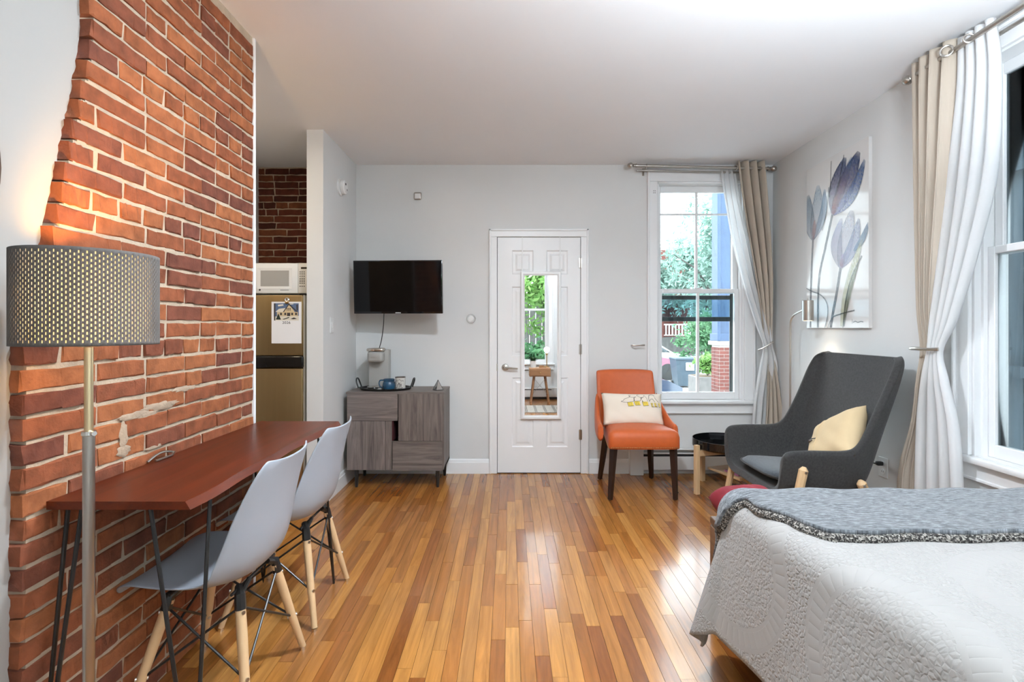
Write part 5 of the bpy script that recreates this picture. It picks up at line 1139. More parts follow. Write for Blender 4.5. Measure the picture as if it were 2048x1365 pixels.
# ------------------------------------------------------------------ curtains, rods and holdbacks
def rod(name, label, A, Bp, dep, rad=0.0125, finA=True, finB=True, inner=None):
    """A, Bp ends of the front rod; dep: vector to the wall"""
    A, Bp, dep = Vector(A), Vector(Bp), Vector(dep); t = thing(name, label, 'curtain rod', tuple((A + Bp) / 2)); ax = (Bp - A).normalized()
    MB().tube([A, Bp], rad, 14).build('front_rod', 'brushed', t)
    q = dep * 0.5 + Vector((0, 0, -0.022)); MB().tube([A + q + ax * 0.02, Bp + q - ax * 0.02], rad * 0.7, 12).build('rear_rod', 'brushed', t)
    prof = [(0, -0.004), (0.017, -0.004), (0.017, 0.004), (0.011, 0.008), (0.011, 0.013), (0.015, 0.016), (0.015, 0.020), (0.010, 0.024), (0.018, 0.031), (0.0245, 0.042), (0.0245, 0.052), (0.018, 0.066), (0.007, 0.073), (0, 0.074)]
    for p, dr, on in ((A, -ax, finA), (Bp, ax, finB)):
        if on: MB().lathe(prof, p, 20, Vector((0, 0, 1)).rotation_difference(dr).to_matrix().to_4x4()).build('finial', 'brushed', t)
    for p in (A + ax * 0.09, Bp - ax * 0.07):
        MB().tube([p + Vector((0, 0, -0.015)), p + dep + Vector((0, 0, -0.015))], 0.006, 8).tube([p + dep * 0.98 + Vector((0, 0, -0.05)), p + dep * 0.98 + Vector((0, 0, 0.012))], 0.009, 8).torus(p, rad + 0.003, 0.003, Vector((0, 0, 1)).rotation_difference(ax).to_matrix().to_4x4(), 18, 6).build('bracket', 'brushed', t)
    return t
ry = YB - 0.115; ra = P(1272, 330, ry); rb = P(1536, 336, ry)
rod('curtain_rod', 'brushed double curtain rod over the street window', (ra.x, ry, 2.634), (rb.x, ry, 2.610), (0, 0.114, 0))
yr0, yr1 = 2.70, 1.30
rod('curtain_rod', 'brushed double curtain rod over the bedside window', (WR(yr0) - 0.115, yr0, 2.592), (WR(yr1) - 0.115, yr1, 2.600), (0.114, 0, 0))
def curtain(name, label, mat, fr, st, nf, phase=0.0, solid=0.002, group=None, nv=70, grom=None, parent=None):
    """fr(s, n, z) -> world; st: list of (z, s0, s1, amp, centre offset n)"""
    st = sorted(st); Z0, Z1 = st[0][0], st[-1][0]
    def g(u, v):
        # smooth interpolation of the stations
        x = v * (len(st) - 1); i = min(int(x), len(st) - 2)
        p = catmull(st, v); z, s0, s1, am, n0 = p
        k = math.sin(2 * PI * nf * u + phase + 0.5 * math.sin(3 * v)) ; k = math.copysign(abs(k) ** 0.75, k)
        s = lerp(s0, s1, u) + 0.25 * am * math.sin(4 * PI * nf * u + phase)
        return fr(s, n0 + am * k + 0.15 * am * math.sin(7 * u + 5 * v), z)
    t = thing(name, label, 'curtain', tuple(fr(st[0][1], st[0][4], st[0][0])))
    o = MB().grid(g, int(nf * 12), nv).build('panel', mat, t, angle=180); mod(o, solid)
    if grom:
        for (s, n, z, ax, R_) in grom:
            MB().torus(fr(s, n, z), R_, 0.005, Vector((0, 0, 1)).rotation_difference(Vector(ax)).to_matrix().to_4x4(), 26, 8).build('grommet', 'nickel', t)
    return t
def frb(s, n, z): return Vector((s, ry + 0.0 - n, z))
def XY(px, Y=4.33): return (px - CX) * Y / F
def ZY(py, Y=4.33): return HC - (py - CY) * Y / F
curtain('drape_curtain', 'beige tied back drape in the corner of the street window', 'beigecurtain', frb, [
    (0.02, XY(1527), XY(1572), 0.028, 0.02), (0.30, XY(1524), XY(1568), 0.028, 0.02), (ZY(800), XY(1530), XY(1560), 0.024, 0.01), (ZY(740), XY(1533), XY(1552), 0.018, 0.0), (ZY(692), XY(1527), XY(1545), 0.014, -0.01), (ZY(640), XY(1523), XY(1545), 0.018, -0.005),
    (ZY(560), XY(1510), XY(1546), 0.024, 0), (ZY(480), XY(1496), XY(1543), 0.028, 0), (ZY(400), XY(1482), XY(1538), 0.030, 0), (2.672, XY(1473), XY(1531), 0.030, 0)], 3.5, 0.6, grom=[(XY(1472), 0.0, 2.618, (1, 0.4, 0), 0.020)])
curtain('sheer_curtain', 'white sheer curtain swept to the right of the street window', 'sheer', frb, [
    (0.02, XY(1503), XY(1546), 0.022, -0.04), (0.35, XY(1505), XY(1546), 0.022, -0.03), (ZY(800), XY(1509), XY(1549), 0.020, -0.02), (ZY(735), XY(1515), XY(1552), 0.014, 0.018), (ZY(692), XY(1522), XY(1542), 0.010, 0.022), (ZY(650), XY(1510), XY(1538), 0.014, 0.0),
    (ZY(570), XY(1490), XY(1522), 0.018, -0.045), (ZY(480), XY(1468), XY(1504), 0.020, -0.05), (ZY(400), XY(1455), XY(1486), 0.022, -0.055), (2.615, XY(1446), XY(1476), 0.022, -0.055)], 3.0, 0.0, 0.001)
c = P(1530, 692, 4.30)
tag(MB().tube([catmull([(2.20, YB - 0.001, c.z + 0.02), (2.20, 4.30, c.z + 0.025), (2.19, 4.255, c.z + 0.03), (2.13, 4.262, c.z - 0.01), (2.085, 4.285, c.z - 0.035)], k / 20) for k in range(21)], 0.0075, 10).build('curtain_holdback', 'nickel'), 'metal holdback gathering the beige drape by the street window', 'holdback')
def frr(s, n, z): return Vector((WR(s) - 0.115 - n, s, z))
def YR(px, off=0.115): return (2.195 - off) * F / (px - 1040)
def ZR_(py, Y): return HC - (py - CY) * Y / F
curtain('drape_curtain', 'beige tied back drape between the tulip print and bedside window', 'beigecurtain', frr, [
    (0.02, YR(1785), YR(1832), 0.030, -0.05), (0.45, YR(1790), YR(1836), 0.030, -0.045), (ZR_(850, 2.7), YR(1818), YR(1848), 0.024, -0.03), (ZR_(760, 2.6), YR(1838), YR(1862), 0.018, 0.0), (ZR_(702, 2.55), YR(1840), YR(1872), 0.014, -0.01), (ZR_(620, 2.6), YR(1838), YR(1872), 0.02, 0),
    (ZR_(500, 2.6), YR(1836), YR(1882), 0.026, 0), (ZR_(350, 2.6), YR(1834), YR(1897), 0.030, 0), (2.45, YR(1833), YR(1908), 0.032, 0), (2.652, YR(1833), YR(1914), 0.032, 0)], 3.5, 2.2, grom=[(YR(1905), 0.028, 2.596, (0.8, 1, 0), 0.024)])
curtain('sheer_curtain', 'white sheer curtain swept left of the bedside window', 'sheer', frr, [
    (0.02, YR(1828), YR(1925), 0.024, -0.02), (0.45, YR(1838), YR(1925), 0.024, 0.0), (ZR_(850, 2.5), YR(1842), YR(1915), 0.022, 0.0), (ZR_(760, 2.5), YR(1856), YR(1900), 0.018, 0.015), (ZR_(702, 2.5), YR(1866), YR(1892), 0.012, 0.02), (ZR_(640, 2.48), YR(1868), YR(1912), 0.018, 0.005),
    (ZR_(500, 2.45), YR(1876), YR(1945), 0.022, -0.02), (ZR_(350, 2.4), YR(1888), YR(1976), 0.024, -0.03), (2.40, YR(1908), YR(1984), 0.024, -0.03), (2.640, YR(1914), YR(1978), 0.022, -0.02)], 3.5, 0.4, 0.001, grom=[(YR(1943), 0.012, 2.598, (0.5, 1, 0), 0.019)])
yk = YR(1866); zk_ = ZR_(700, 2.5)
tag(MB().tube([catmull([(WR(yk + 0.09), yk + 0.10, zk_), (WR(yk) - 0.145, yk + 0.095, zk_), (WR(yk) - 0.170, yk + 0.05, zk_), (WR(yk) - 0.165, yk - 0.03, zk_), (WR(yk) - 0.150, yk - 0.075, zk_ + 0.003)], k / 20) for k in range(21)], 0.008, 10).build('curtain_holdback', 'nickel'), 'metal holdback gathering the drape beside the bed', 'holdback')

# ------------------------------------------------------------------ bed, quilt, throw, bench
ZQ = 0.66; RB = 0.065; YFT = 1.85
def xl(y): return 0.775 + (1.75 - y) * 0.085
def drape(a, b_, lift=0.0):
    """a: cloth distance beyond the left top edge, b_: beyond the foot edge (negative = on top)"""
    da, db = max(a, 0), max(b_, 0); r = math.hypot(da, db)
    yy = YFT - RB + min(b_, 0); xx = xl(min(yy, YFT)) + RB - min(a, 0)
    if r < 1e-6: return Vector((xx, yy, ZQ + lift))
    dx, dy = -da / r, db / r; corner = min(da, db) / max(da, db) if max(da, db) > 0 else 0
    ql = RB * PI / 2
    if r < ql: th = r / RB; out = RB * math.sin(th); dn = RB * (1 - math.cos(th)); nrm = (math.sin(th), math.cos(th))
    else:
        fl_ = 0.10 + 0.16 * corner; k = r - ql; wob = 0.020 * (k / 0.5) * math.sin(9.0 * (b_ if db <= 0 else 0) + 1.0) + (0.05 * (k / 0.5) * math.sin(3.0 * math.atan2(db, da) * 2) if corner > 0 else 0)
        out = RB + k * math.sin(fl_) + wob; dn = RB + k * math.cos(fl_); nrm = (math.cos(fl_), math.sin(fl_))
    return Vector((xx + dx * (out + nrm[0] * lift), yy + dy * (out + nrm[0] * lift), max(0.012, ZQ - dn + nrm[1] * lift)))
t = thing('bed', 'double bed with mattress on a low wooden frame under the white quilt', 'bed', (1.55, 0.95, 0))
B(0.965, 2.17, -0.17, YFT - 0.06, 0.33, ZQ - 0.02, 0.05, 3).build('mattress', 'white', t)
B(1.00, 2.16, -0.18, YFT - 0.08, 0.14, 0.325, 0.01).build('frame', 'waln', t)
for x in (1.06, 2.1):
    for y in (-0.1, YFT - 0.16): B(x - 0.03, x + 0.03, y - 0.03, y + 0.03, 0, 0.14).build('leg', 'waln', t)
LH = 0.50
na, nb_ = 110, 120; A0, B0 = -1.165, -1.95
def cl(u, v):
    a = lerp(A0, LH, u); b_ = lerp(B0, LH, v)
    if a > 0 and b_ > 0:
        r = math.hypot(a, b_); lim = LH + 0.14 * min(a, b_) / max(a, b_); m_ = max(a, b_); k = lim / LH * m_ / r if r > 0 else 1; a, b_ = a * k, b_ * k
    return a, b_
mb = MB(); mb.grid(lambda u, v: drape(*cl(u, v)), na, nb_); q = mb.build('quilt', 'quilt', angle=180)
uvl = q.data.uv_layers.new(name='cloth'); W_ = na + 1
for lp in q.data.loops: i, j = lp.vertex_index % W_, lp.vertex_index // W_; uvl.data[lp.index].uv = cl(i / na, j / nb_)
mod(q, 0.008, 0, 1.0); tag(q, 'white quilted bedspread with stitched medallions draped over the bed', 'quilt')
# woven throw across the foot of the bed
def tw(u, v, lift):
    b_ = lerp(-0.355, 0.26, v); al = interp([(0, -0.03), (0.12, 0.0), (0.4, 0.03), (0.5, 0.035), (0.62, 0.13), (1, 0.16)], v) + 0.006 * math.sin(23 * v)
    a = lerp(-1.15, min(al, 0.16), u)
    return a, b_ + 0.006 * math.sin(26 * u) * (1 - v), lift + 0.003 * math.sin(31 * u + 7 * v) * math.sin(23 * v)
mb = MB(); n1, n2 = 130, 60; mb.grid(lambda u, v: drape(*tw(u, v, 0.024)), n1, n2); q = thing('throw_blanket', 'grey woven wool throw laid across the foot of the bed', 'blanket', (1.5, 1.8, ZQ))
o = mb.build('cloth', 'throw', q, angle=180); uvl = o.data.uv_layers.new(name='cloth'); W_ = n1 + 1
for lp in o.data.loops: i, j = lp.vertex_index % W_, lp.vertex_index // W_; uvl.data[lp.index].uv = tw(i / n1, j / n2, 0)[:2]
mod(o, 0.014, 0, 1.0)
pts = [drape(*tw(1 - k / 60, 0.0, 0.014)) for k in range(61)]; pl = [drape(*tw(1.0, k / 40, 0.014)) for k in range(40, -1, -1)]
MB().tube(pl + pts[1:], 0.0135, 9).build('edge_roll', 'throwedge', q)
rg = random.Random(4); mb = MB()
for k in range(150):
    p = drape(*tw(1.0, rg.random(), 0.016)) if k < 90 else drape(*tw(rg.random(), 0.0, 0.016)); d_ = Vector((rg.uniform(-1, 0.2), rg.uniform(-1, 0.5), rg.uniform(-0.7, 0.5))) * rg.uniform(0.008, 0.022)
    mb.tube([p, p + d_ * 0.6 + Vector((0, 0, 0.003)), p + d_], 0.0007, 4, False)
mb.build('loose_fibres', 'throwedge', q)['kind'] = 'stuff'
# bench at the foot of the bed with a red cushion
t = thing('wooden_bench', 'dark walnut storage bench at the foot of the bed', 'bench', (1.5, 2.09, 0))
bx0, bx1, by0, by1, bz = 0.865, 2.12, 1.975, 2.205, 0.452
B(bx0, bx1, by0, by1, bz - 0.03, bz, 0.003).build('top', 'waln', t)
B(bx0 + 0.006, bx1 - 0.006, by0 + 0.004, by1 - 0.004, 0.05, bz - 0.034).build('carcass', 'waln', t)
B(bx0, bx0 + 0.02, by0, by1, 0.02, bz - 0.036, 0.003).build('side_panel', 'waln', t)
for x in (bx0 + 0.05, bx1 - 0.05): B(x - 0.02, x + 0.02, by0 + 0.02, by1 - 0.02, 0, 0.05).build('foot', 'waln', t)
Mp = basis(Vector((0.985, 2.10, 0.531)), (1, 0.05, 0.05), (0, 1, 0.1))
pillow('red_cushion', 'redcloth', 'dark red velvet cushion on the bench behind the throw', 'cushion', Mp, 0.25, 0.22, 0.135, 0.02, 0.004, 3)

# ------------------------------------------------------------------ behind the camera, seen in the door mirror
t = thing('nightstand', 'small wooden nightstand with one drawer and splayed legs by the garden window', 'nightstand', (0.50, 0.40, 0))
nx0, nx1, ny0, ny1, nz = 0.335, 0.685, 0.12, 0.44, 0.60
B(nx0, nx1, ny0, ny1, nz - 0.14, nz, 0.004).build('case', 'nightwood', t)
dr = B(nx0 + 0.015, nx1 - 0.015, ny1 - 0.002, ny1 + 0.008, nz - 0.125, nz - 0.018, 0.002).build('drawer', 'nightwood', t)
MB().lathe([(0, 0), (0.006, 0), (0.006, 0.010), (0.012, 0.016), (0.010, 0.024), (0, 0.026)], (0.51, ny1 + 0.008, nz - 0.07), 16, Matrix.Rotation(-PI / 2, 4, 'X')).build('knob', 'brass', dr)
for (a, b_) in (((0.42, 0.36), (0.36, 0.42)), ((0.60, 0.36), (0.665, 0.42)), ((0.42, 0.20), (0.36, 0.14)), ((0.60, 0.20), (0.665, 0.14))): MB().tube([(a[0], a[1], nz - 0.14), (b_[0], b_[1], 0)], [0.018, 0.013], 10).build('leg', 'nightwood', t)
MB().tube([(0.42, 0.36, 0.42), (0.64, 0.40, 0.16)], 0.003, 6).tube([(0.60, 0.36, 0.42), (0.38, 0.40, 0.16)], 0.003, 6).build('brace', 'nickel', t)
t = thing('potted_plant', 'small dark leafy plant in a white pot on the nightstand', 'plant', (0.40, 0.26, nz))
MB().lathe([(0, 0), (0.045, 0), (0.055, 0.11), (0.051, 0.11), (0.044, 0.09), (0, 0.09)], (0.405, 0.26, nz), 24).build('pot', 'potwhite', t)
rg = random.Random(2); mb = MB()
for k in range(60):
    a = rg.uniform(0, 2 * PI); l_ = rg.uniform(0.05, 0.12); p = Vector((0.405, 0.26, nz + 0.10)); d_ = Vector((math.cos(a), math.sin(a), rg.uniform(0.3, 1.2))).normalized(); w = d_.cross(Vector((0, 0, 1))).normalized() * 0.016
    m_ = p + d_ * l_ * 0.6; mb.add([p, m_ + w, p + d_ * l_, m_ - w], [(0, 1, 2, 3)])
mb.build('leaf', 'leafpot', t)
t = thing('bulb_lamp', 'small brass table lamp with a bare glowing globe on the nightstand', 'lamp', (0.63, 0.22, nz))
MB().lathe([(0, 0), (0.045, 0), (0.045, 0.015), (0.008, 0.02), (0.008, 0.20), (0.018, 0.205), (0.018, 0.235), (0, 0.235)], (0.635, 0.22, nz), 20).build('stand', 'brass', t)
MB().lathe([(0.012, 0), (0.04, 0.03), (0.05, 0.06), (0.04, 0.09), (0.018, 0.105), (0, 0.108)], (0.635, 0.22, nz + 0.235), 22).build('globe', 'opal', t)
t = thing('trinket_box', 'small wooden box on the nightstand', 'box', (0.54, 0.34, nz)); B(0.50, 0.58, 0.32, 0.37, nz, nz + 0.022, 0.002).build('base', 'nightwood', t); B(0.50, 0.58, 0.32, 0.37, nz + 0.023, nz + 0.036, 0.002).build('lid', 'nightwood', t)
t = thing('striped_rug', 'pale rug with dark woven stripes in front of the nightstand', 'rug', (0.45, 0.95, 0)); B(0.05, 0.80, 0.55, 1.25, 0.0005, 0.008, 0.002).build('pile', 'rug', t)
for k in range(5):
    for j in range(3): B(0.10 + k * 0.145 + j * 0.014, 0.106 + k * 0.145 + j * 0.014, 0.56, 1.24, 0.0075, 0.009).build('stripe', 'rugdark', t)
t = thing('baseboard_heater', 'white baseboard heater below the garden window', 'heater', (0.2, YF, 0)); B(-1.2, 1.1, YF + 0.001, YF + 0.06, 0.04, 0.20, 0.004).build('front_panel', 'whitemetal', t); B(-1.2, 1.1, YF + 0.001, YF + 0.055, 0.0, 0.04).build('plinth', 'dark', t); B(-1.19, 0.75, YF + 0.0605, YF + 0.062, 0.165, 0.178).build('slot', 'dark', t)

# unseen uplight bowl, added to brighten the ceiling and walls
UX, UY, UZ = 1.22, 0.80, 1.90
t = thing('fill_bowl', 'added unseen white bowl fill light hanging over the bed', 'fill light', (UX, UY, UZ))
MB().lathe([(0, 0), (0.07, 0), (0.07, -0.02), (0, -0.02)], (UX, UY, ZC), 28).build('canopy', 'whitemetal', t)
MB().lathe([(0, -0.06), (0.10, -0.05), (0.19, -0.005), (0.225, 0.05), (0.217, 0.05), (0.185, 0.002), (0.10, -0.042), (0, -0.052)], (UX, UY, UZ), 40).build('bowl', 'potwhite', t)
for k in range(3): q = 2 * PI * k / 3; MB().tube([(UX + 0.06 * math.cos(q), UY + 0.06 * math.sin(q), ZC - 0.01), (UX + 0.219 * math.cos(q), UY + 0.219 * math.sin(q), UZ + 0.045)], 0.002, 6).build('suspension_rod', 'nickel', t)
l = bpy.data.lights.new('fill_bowl_lamp', 'AREA'); l.shape = 'DISK'; l.size = 0.36; l.energy = FILL_BOWL_W; l.color = (0.83, 0.93, 1.02)
o = bpy.data.objects.new('fill_bowl_lamp', l); COL.objects.link(o); o.location = (UX, UY, UZ + 0.045); o.rotation_euler = (PI, 0, 0)
# added fill dome on the ceiling, just out of view, lifts the whole room
DX, DY = 0.15, 1.95
t = thing('fill_dome', 'added unseen opal dome fill light on the ceiling', 'fill light', (DX, DY, ZC - 0.08))
MB().lathe([(0, 0), (0.11, 0), (0.115, -0.015), (0, -0.015)], (DX, DY, ZC), 36).build('canopy', 'whitemetal', t)
MB().lathe([(0.10, -0.015), (0.11, -0.025), (0.09, -0.045), (0, -0.055)], (DX, DY, ZC), 36, None, False).build('glass_bowl', 'opal', t)
l = bpy.data.lights.new('fill_dome_lamp', 'AREA'); l.shape = 'DISK'; l.size = 0.2; l.energy = FILL_DOME_W; l.color = (0.84, 0.93, 1.02)
o = bpy.data.objects.new('fill_dome_lamp', l); COL.objects.link(o); o.location = (DX, DY, ZC - 0.060)
# warm fill fixture added out of view to light the kitchen niche
t = thing('fill_kitchen', 'added unseen flush fill light in the kitchen niche', 'fill light', (-1.9, 3.0, ZC - 0.06))
MB().lathe([(0, 0), (0.09, 0), (0.10, -0.015), (0.085, -0.045), (0, -0.055)], (-1.9, 2.95, ZC), 28).build('diffuser', 'opal', t)
l = bpy.data.lights.new('fill_kitchen_lamp', 'AREA'); l.shape = 'DISK'; l.size = 0.16; l.energy = FILL_KITCH_W; l.color = (1, 0.82, 0.58)
o = bpy.data.objects.new('fill_kitchen_lamp', l); COL.objects.link(o); o.location = (-1.9, 2.95, ZC - 0.065)

# ------------------------------------------------------------------ outdoors
GZ = -0.80
struct(B(-40, 60, 4.9, 60, GZ - 0.2, GZ).build('ground', 'asphalt', smooth=False), 'grey street and yard outside the street window', 'ground')
struct(B(2.0, 14, 13.5, 19, GZ, GZ + 0.02).build('pavement', 'concrete', smooth=False), 'pale concrete pavement outside the street window', 'pavement')
struct(B(-8, 8, -12, -0.45, GZ - 0.2, GZ).build('garden_ground', 'concrete', smooth=False), 'garden ground outside the window seen in the mirror', 'ground')
struct(B(2.5, 6, -1, 4.9, GZ - 0.2, GZ).build('side_yard', 'concrete', smooth=False), 'narrow side yard outside the bedside window', 'ground')
def tree(name, label, base, height, crown, leafmat, n, leaf, seed, trunk_r=0.15, branches=7, group=None, clumps=26, trunk=True):
    rg = random.Random(seed); base = Vector(base); t = thing(name, label, 'tree' if trunk else 'shrub', tuple(base), group=group)
    cx_, cy_, cz_, rx, ry_, rz_ = crown
    cen = [Vector((cx_ + rg.gauss(0, 0.42) * rx, cy_ + rg.gauss(0, 0.42) * ry_, cz_ + rg.gauss(0, 0.42) * rz_)) for _ in range(clumps)]
    vs = []; fs = []
    for k in range(n):
        c = rg.choice(cen); p = c + Vector((rg.gauss(0, 0.19) * rx, rg.gauss(0, 0.19) * ry_, rg.gauss(0, 0.17) * rz_)); p.z = max(p.z, base.z + 0.05)
        a = Vector((rg.gauss(0, 1), rg.gauss(0, 1), rg.gauss(0, 1))).normalized(); b_ = a.orthogonal().normalized(); s = leaf * rg.uniform(0.6, 1.3); i = len(vs)
        vs += [p - a * s, p + b_ * s * 0.45, p + a * s, p - b_ * s * 0.45]; fs.append((i, i + 1, i + 2, i + 3))
    MB().add(vs, fs).build('foliage', leafmat, t, smooth=False)
    mb = MB()
    if trunk: mb.tube([base, base + Vector((0.1, 0, height * 0.35)), Vector((cx_, cy_, cz_))], [trunk_r, trunk_r * 0.7, trunk_r * 0.25], 8)
    for k in range(branches):
        c = cen[k]; s0 = lerp(base, Vector((cx_, cy_, cz_)), rg.uniform(0.35, 0.8)) if trunk else base; mid = (s0 + c) / 2 + Vector((0, 0, 0.08 * height)); mb.tube([s0, mid, c], [trunk_r * 0.35, trunk_r * 0.25, trunk_r * 0.1], 6)
    mb.build('trunk' if trunk else 'stems', 'bark', t); return t
tree('street_tree', 'tall pale leafy tree across the street', (13.0, 34, GZ), 8, (13.2, 34, 4.8, 2.6, 1.6, 3.6), 'leafpale', 5200, 0.20, 1, 0.30, 12)
tree('street_tree', 'pale leafy tree reaching up beside the blue porch column', (11.2, 27, GZ), 9, (11.2, 27, 6.0, 1.7, 1.6, 4.6), 'leafpale', 3600, 0.17, 2, 0.22, 12)
tree('street_tree', 'wide pale tree behind the parked white car', (8.4, 32.5, GZ), 7, (9.1, 32.5, 4.2, 1.5, 1.3, 2.8), 'leafpale', 3600, 0.19, 3, 0.3, 10)
tree('yard_tree', 'dark green bushy tree above the planter', (7.9, 19.5, GZ), 3.4, (7.7, 19.5, 1.0, 1.15, 0.9, 0.85), 'leafmid', 3200, 0.09, 4, 0.08, 9)
tree('yard_tree', 'green tree beside the far brick porch', (8.9, 22.6, GZ), 3, (8.85, 22.6, 0.9, 1.1, 0.9, 0.9), 'leafmid', 2400, 0.11, 5, 0.08, 8)
# planter with bright bush
t = thing('concrete_planter', 'low dark concrete planter box by the brick pier', 'planter', (5.85, 15, GZ)); MB().box(5.45, 6.35, 14.8, 15.6, GZ, -0.16, 0.02).build('box', 'pebble', t); B(5.5, 6.3, 14.85, 15.55, -0.17, -0.15).build('soil', 'subfloor', t)
tree('planter_bush', 'bright green leafy bush growing in the planter', (5.9, 15.2, -0.16), 0.6, (5.88, 15.1, 0.16, 0.36, 0.3, 0.24), 'leafbright', 900, 0.075, 6, 0.02, 8, trunk=False)
tree('ground_plant', 'small green plant at the foot of the brick pier', (3.88, 9.4, GZ), 0.4, (3.92, 9.4, GZ + 0.45, 0.22, 0.2, 0.3), 'leafmid', 420, 0.05, 7, 0.012, 6, trunk=False)
# wheelie bin
t = thing('wheelie_bin', 'dark blue wheelie bin with a printed label on the pavement', 'bin', (6.03, 17.7, GZ + 0.02)); bz0 = GZ + 0.02
vs = [(6.03 + sx * w, 17.7 + sy * w2_, bz0 + z) for z, w, w2_ in ((0.06, 0.27, 0.28), (0.95, 0.37, 0.36)) for sx, sy in ((-1, -1), (1, -1), (1, 1), (-1, 1))]
MB().add(vs, [(0, 1, 2, 3), (4, 5, 6, 7), (0, 1, 5, 4), (1, 2, 6, 5), (2, 3, 7, 6), (3, 0, 4, 7)]).build('tub', 'bin', t); MB().box(5.64, 6.42, 17.3, 18.1, bz0 + 0.94, bz0 + 1.02, 0.03, 2).build('lid', 'bin', t)
MB().box(5.99, 6.27, 17.325, 17.335, bz0 + 0.60, bz0 + 0.86, 0, 1, None).build('label', 'paper', t)
mb = MB()
for k in range(4): mb.tube([(6.02, 17.322, bz0 + 0.65 + k * 0.05), (6.12, 17.322, bz0 + 0.68 + k * 0.045), (6.24, 17.322, bz0 + 0.64 + k * 0.055)], 0.007, 5)
mb.build('label_print', 'bin', t)
for s in (-1, 1): MB().lathe([(0, -0.03), (0.10, -0.03), (0.10, 0.03), (0, 0.03)], (6.03 + s * 0.3, 18.0, bz0 + 0.10), 16, Matrix.Rotation(PI / 2, 4, 'Y')).build('wheel', 'black', t)
def car(name, label, loc, rz, mat, L=4.3, Wd=1.75, H=1.42):
    t = thing(name, label, 'car', loc, rz); h = L / 2
    prof = [(-h, 0.30), (-h + 0.02, 0.62), (-h + 0.35, 0.78), (-h + 1.15, 0.90), (-h + 1.85, H - 0.06), (-h + 2.3, H), (-h + 3.2, H - 0.03), (-h + 3.9, 0.98), (h - 0.08, 0.86), (h, 0.55), (h - 0.05, 0.28)]
    secs = []
    for s, kz_, ky in ((-1, 0, 1.0), (-0.5, 0, 1.0), (0.5, 0, 1.0), (1, 0, 1.0)):
        secs.append([(x, s * Wd / 2 * (1.0 if z < 0.9 else 1 - 0.28 * (z - 0.9) / (H - 0.9)) * (1 if abs(s) == 1 else 0.9), z) for x, z in prof])
    m_ = len(prof); vs = [p for s in secs for p in s]; fs = [(k * m_ + i, k * m_ + (i + 1) % m_, (k + 1) * m_ + (i + 1) % m_, (k + 1) * m_ + i) for k in range(3) for i in range(m_)] + [tuple(range(m_)), tuple(3 * m_ + i for i in range(m_))]
    o = MB().add(vs, fs).build('body', mat, t, world=False, angle=40)
    for s in (-1, 1):
        yy = s * (Wd / 2 - 0.10); MB().add([(-h + 1.3, s * (Wd / 2 + 0.004), 0.93), (-h + 3.7, s * (Wd / 2 + 0.004), 0.95), (-h + 3.15, s * (Wd / 2 * 0.75 + 0.012), H - 0.08), (-h + 1.95, s * (Wd / 2 * 0.75 + 0.012), H - 0.08)], [(0, 1, 2, 3)]).build('side_window', 'carglass', t, world=False)
        for x in (-h + 0.85, h - 0.85): MB().lathe([(0, -0.1), (0.32, -0.1), (0.33, 0), (0.32, 0.1), (0, 0.1)], (x, s * (Wd / 2 - 0.09), 0.33), 20, Matrix.Rotation(PI / 2, 4, 'X')).build('wheel', 'black', t, world=False)
    MB().add([(-h + 1.16, -0.66, 0.915), (-h + 1.16, 0.66, 0.915), (-h + 1.84, 0.56, H - 0.05), (-h + 1.84, -0.56, H - 0.05)], [(0, 1, 2, 3)]).build('windscreen', 'carglass', t, world=False)
    MB().add([(-h + 3.88, -0.66, 1.0), (-h + 3.88, 0.66, 1.0), (-h + 3.25, 0.58, H - 0.03), (-h + 3.25, -0.58, H - 0.03)], [(0, 1, 2, 3)]).build('rear_window', 'carglass', t, world=False)
    return t
car('parked_car', 'white parked car across the street', (6.6, 24.5, GZ), PI, 'carwhite'); car('parked_car', 'dark red parked car behind the wheelie bin', (4.95, 21.0, GZ), PI, 'carred'); car('parked_car', 'dark blue car with its bonnet below the window', (2.05, 13.2, GZ), PI, 'carblue')
# brick pier with blue porch column
t = thing('brick_pier', 'red brick porch pier carrying a blue painted column', 'pier', (4.3, 10.2, GZ))
B(4.12, 4.50, 10.03, 10.4, GZ, 0.92).build('core', 'extmortar', t, smooth=False)
bk = [B(-0.095, 0.095, -0.01, 0.01, -0.029, 0.029), B(-0.045, 0.045, -0.01, 0.01, -0.029, 0.029)]; bko = []
for r in range(24):
    z = GZ + 0.035 + r * 0.070
    for k, x in enumerate((4.215, 4.40)) if r % 2 == 0 else enumerate((4.165, 4.31, 4.455)):
        w = 0.088 if r % 2 == 0 else (0.041 if k != 1 else 0.088); B(x - w, x + w, 10.018, 10.05, z - 0.029, z + 0.029).build('brick', 'extbrick', t, smooth=False)
    for y in (10.12, 10.31): B(4.108, 4.14, y - 0.088, y + 0.088, z - 0.029, z + 0.029).build('brick', 'extbrick', t, smooth=False)
B(4.06, 4.56, 9.98, 10.45, 0.92, 1.0, 0.01).build('cap', 'concrete', t)
t = thing('porch_column', 'blue painted square porch column rising out of view', 'column', (4.3, 10.2, 1.0)); B(4.12, 4.5, 10.04, 10.4, 1.0, 6.5).build('shaft', 'bluepaint', t); B(4.09, 4.53, 10.0, 10.43, 1.0, 1.15, 0.01).build('base', 'bluepaint', t); MB().tube([(4.10, 10.0, 1.01), (4.10, 10.0, 6.4)], 0.03, 8).build('conduit', 'bluepaint', t)
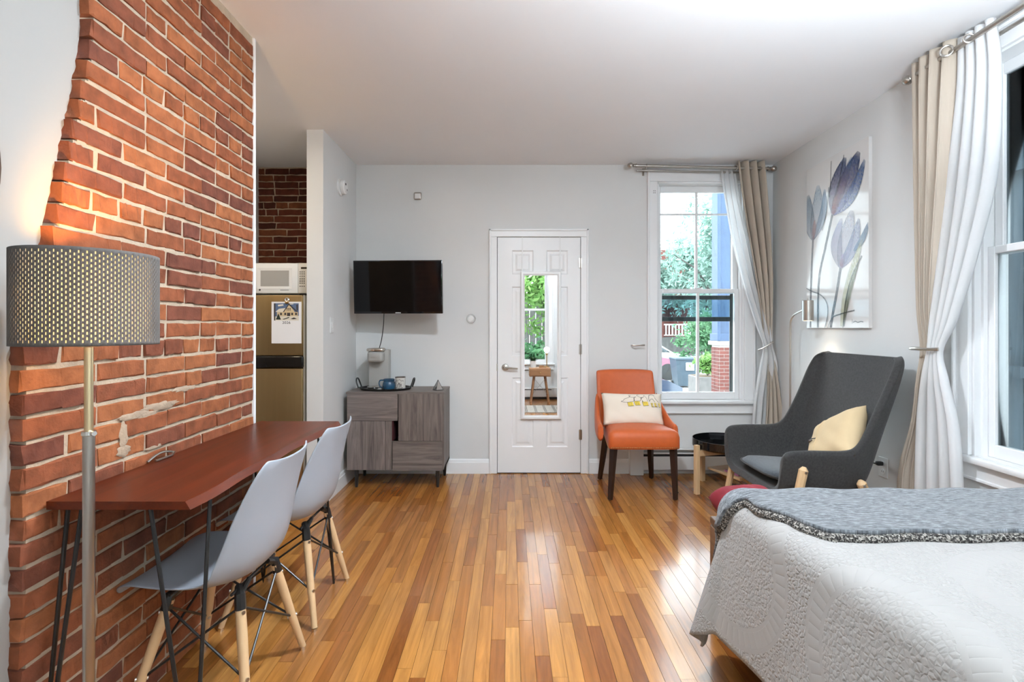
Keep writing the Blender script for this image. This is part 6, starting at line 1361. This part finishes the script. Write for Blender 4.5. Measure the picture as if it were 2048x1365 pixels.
# house across the street
t = thing('far_house', 'brick house with a white railed porch across the street', 'building', (9, 40, GZ))
B(4.0, 14.5, 41, 46, GZ, 7.5).build('wall', 'extbrick', t, smooth=False); B(4.5, 14, 37.5, 41, GZ, 0.55).build('porch_floor', 'fencewood', t); B(4.3, 14.2, 37.3, 41.2, 3.0, 3.35).build('porch_roof', 'fencewood', t)
for x in (5.0, 8.0, 11.1, 13.8): B(x - 0.28, x + 0.28, 37.6, 38.1, 0.55, 3.0).build('porch_column', 'extbrick', t)
B(4.6, 14, 37.7, 37.8, 1.45, 1.55).build('top_rail', 'carwhite', t); B(4.6, 14, 37.7, 37.8, 0.68, 0.75).build('bottom_rail', 'carwhite', t)
x = 8.4
while x < 13.6: B(x, x + 0.09, 37.71, 37.79, 0.75, 1.45).build('baluster', 'carwhite', t, smooth=False); x += 0.24
for x in (5.6, 9.0, 12.0): w = B(x, x + 1.0, 40.94, 41.0, 3.9, 5.6).build('window', 'carwhite', t); B(x + 0.08, x + 0.92, 40.92, 40.95, 4.0, 5.5).build('pane', 'carglass', w)
# dark board wall outside the bedside window
t = thing('board_wall', 'dark teal vertical board wall close outside the bedside window', 'fence', (3.2, 3, GZ))
y = 0.6; rg = random.Random(9)
while y < 4.8:
    w = rg.choice([0.14, 0.16, 0.19]); B(3.22 + rg.uniform(-0.006, 0.006), 3.25, y + 0.004, y + w - 0.004, GZ, 3.9).build('board', 'tealboard', t, smooth=False); y += w
B(3.25, 3.29, 0.6, 4.8, GZ, 3.9).build('backing', 'dark', t, smooth=False)
for z in (0.95, 2.25): B(3.18, 3.22, 0.6, 4.8, z, z + 0.07).build('rail', 'tealboard', t)
# garden fence and shrubs behind the mirror window
t = thing('garden_fence', 'weathered board fence in the garden seen in the mirror', 'fence', (0.5, -3.6, GZ)); x = -2.5
while x < 3.5: B(x + 0.004, x + 0.145, -3.62, -3.59, GZ, 1.9).build('board', 'fencewood', t, smooth=False); x += 0.15
tree('garden_shrub', 'light green leafy shrub outside the garden window', (0.6, -2.7, GZ), 2.6, (0.5, -2.7, 2.2, 1.1, 0.5, 0.8), 'leafbright', 2600, 0.085, 12, 0.04, 8, trunk=False)
tree('garden_shrub', 'dark green fern like shrub below the garden window', (0.4, -1.9, GZ), 1.6, (0.35, -1.9, 0.5, 1.0, 0.4, 0.55), 'leafmid', 2200, 0.08, 13, 0.03, 8, trunk=False)
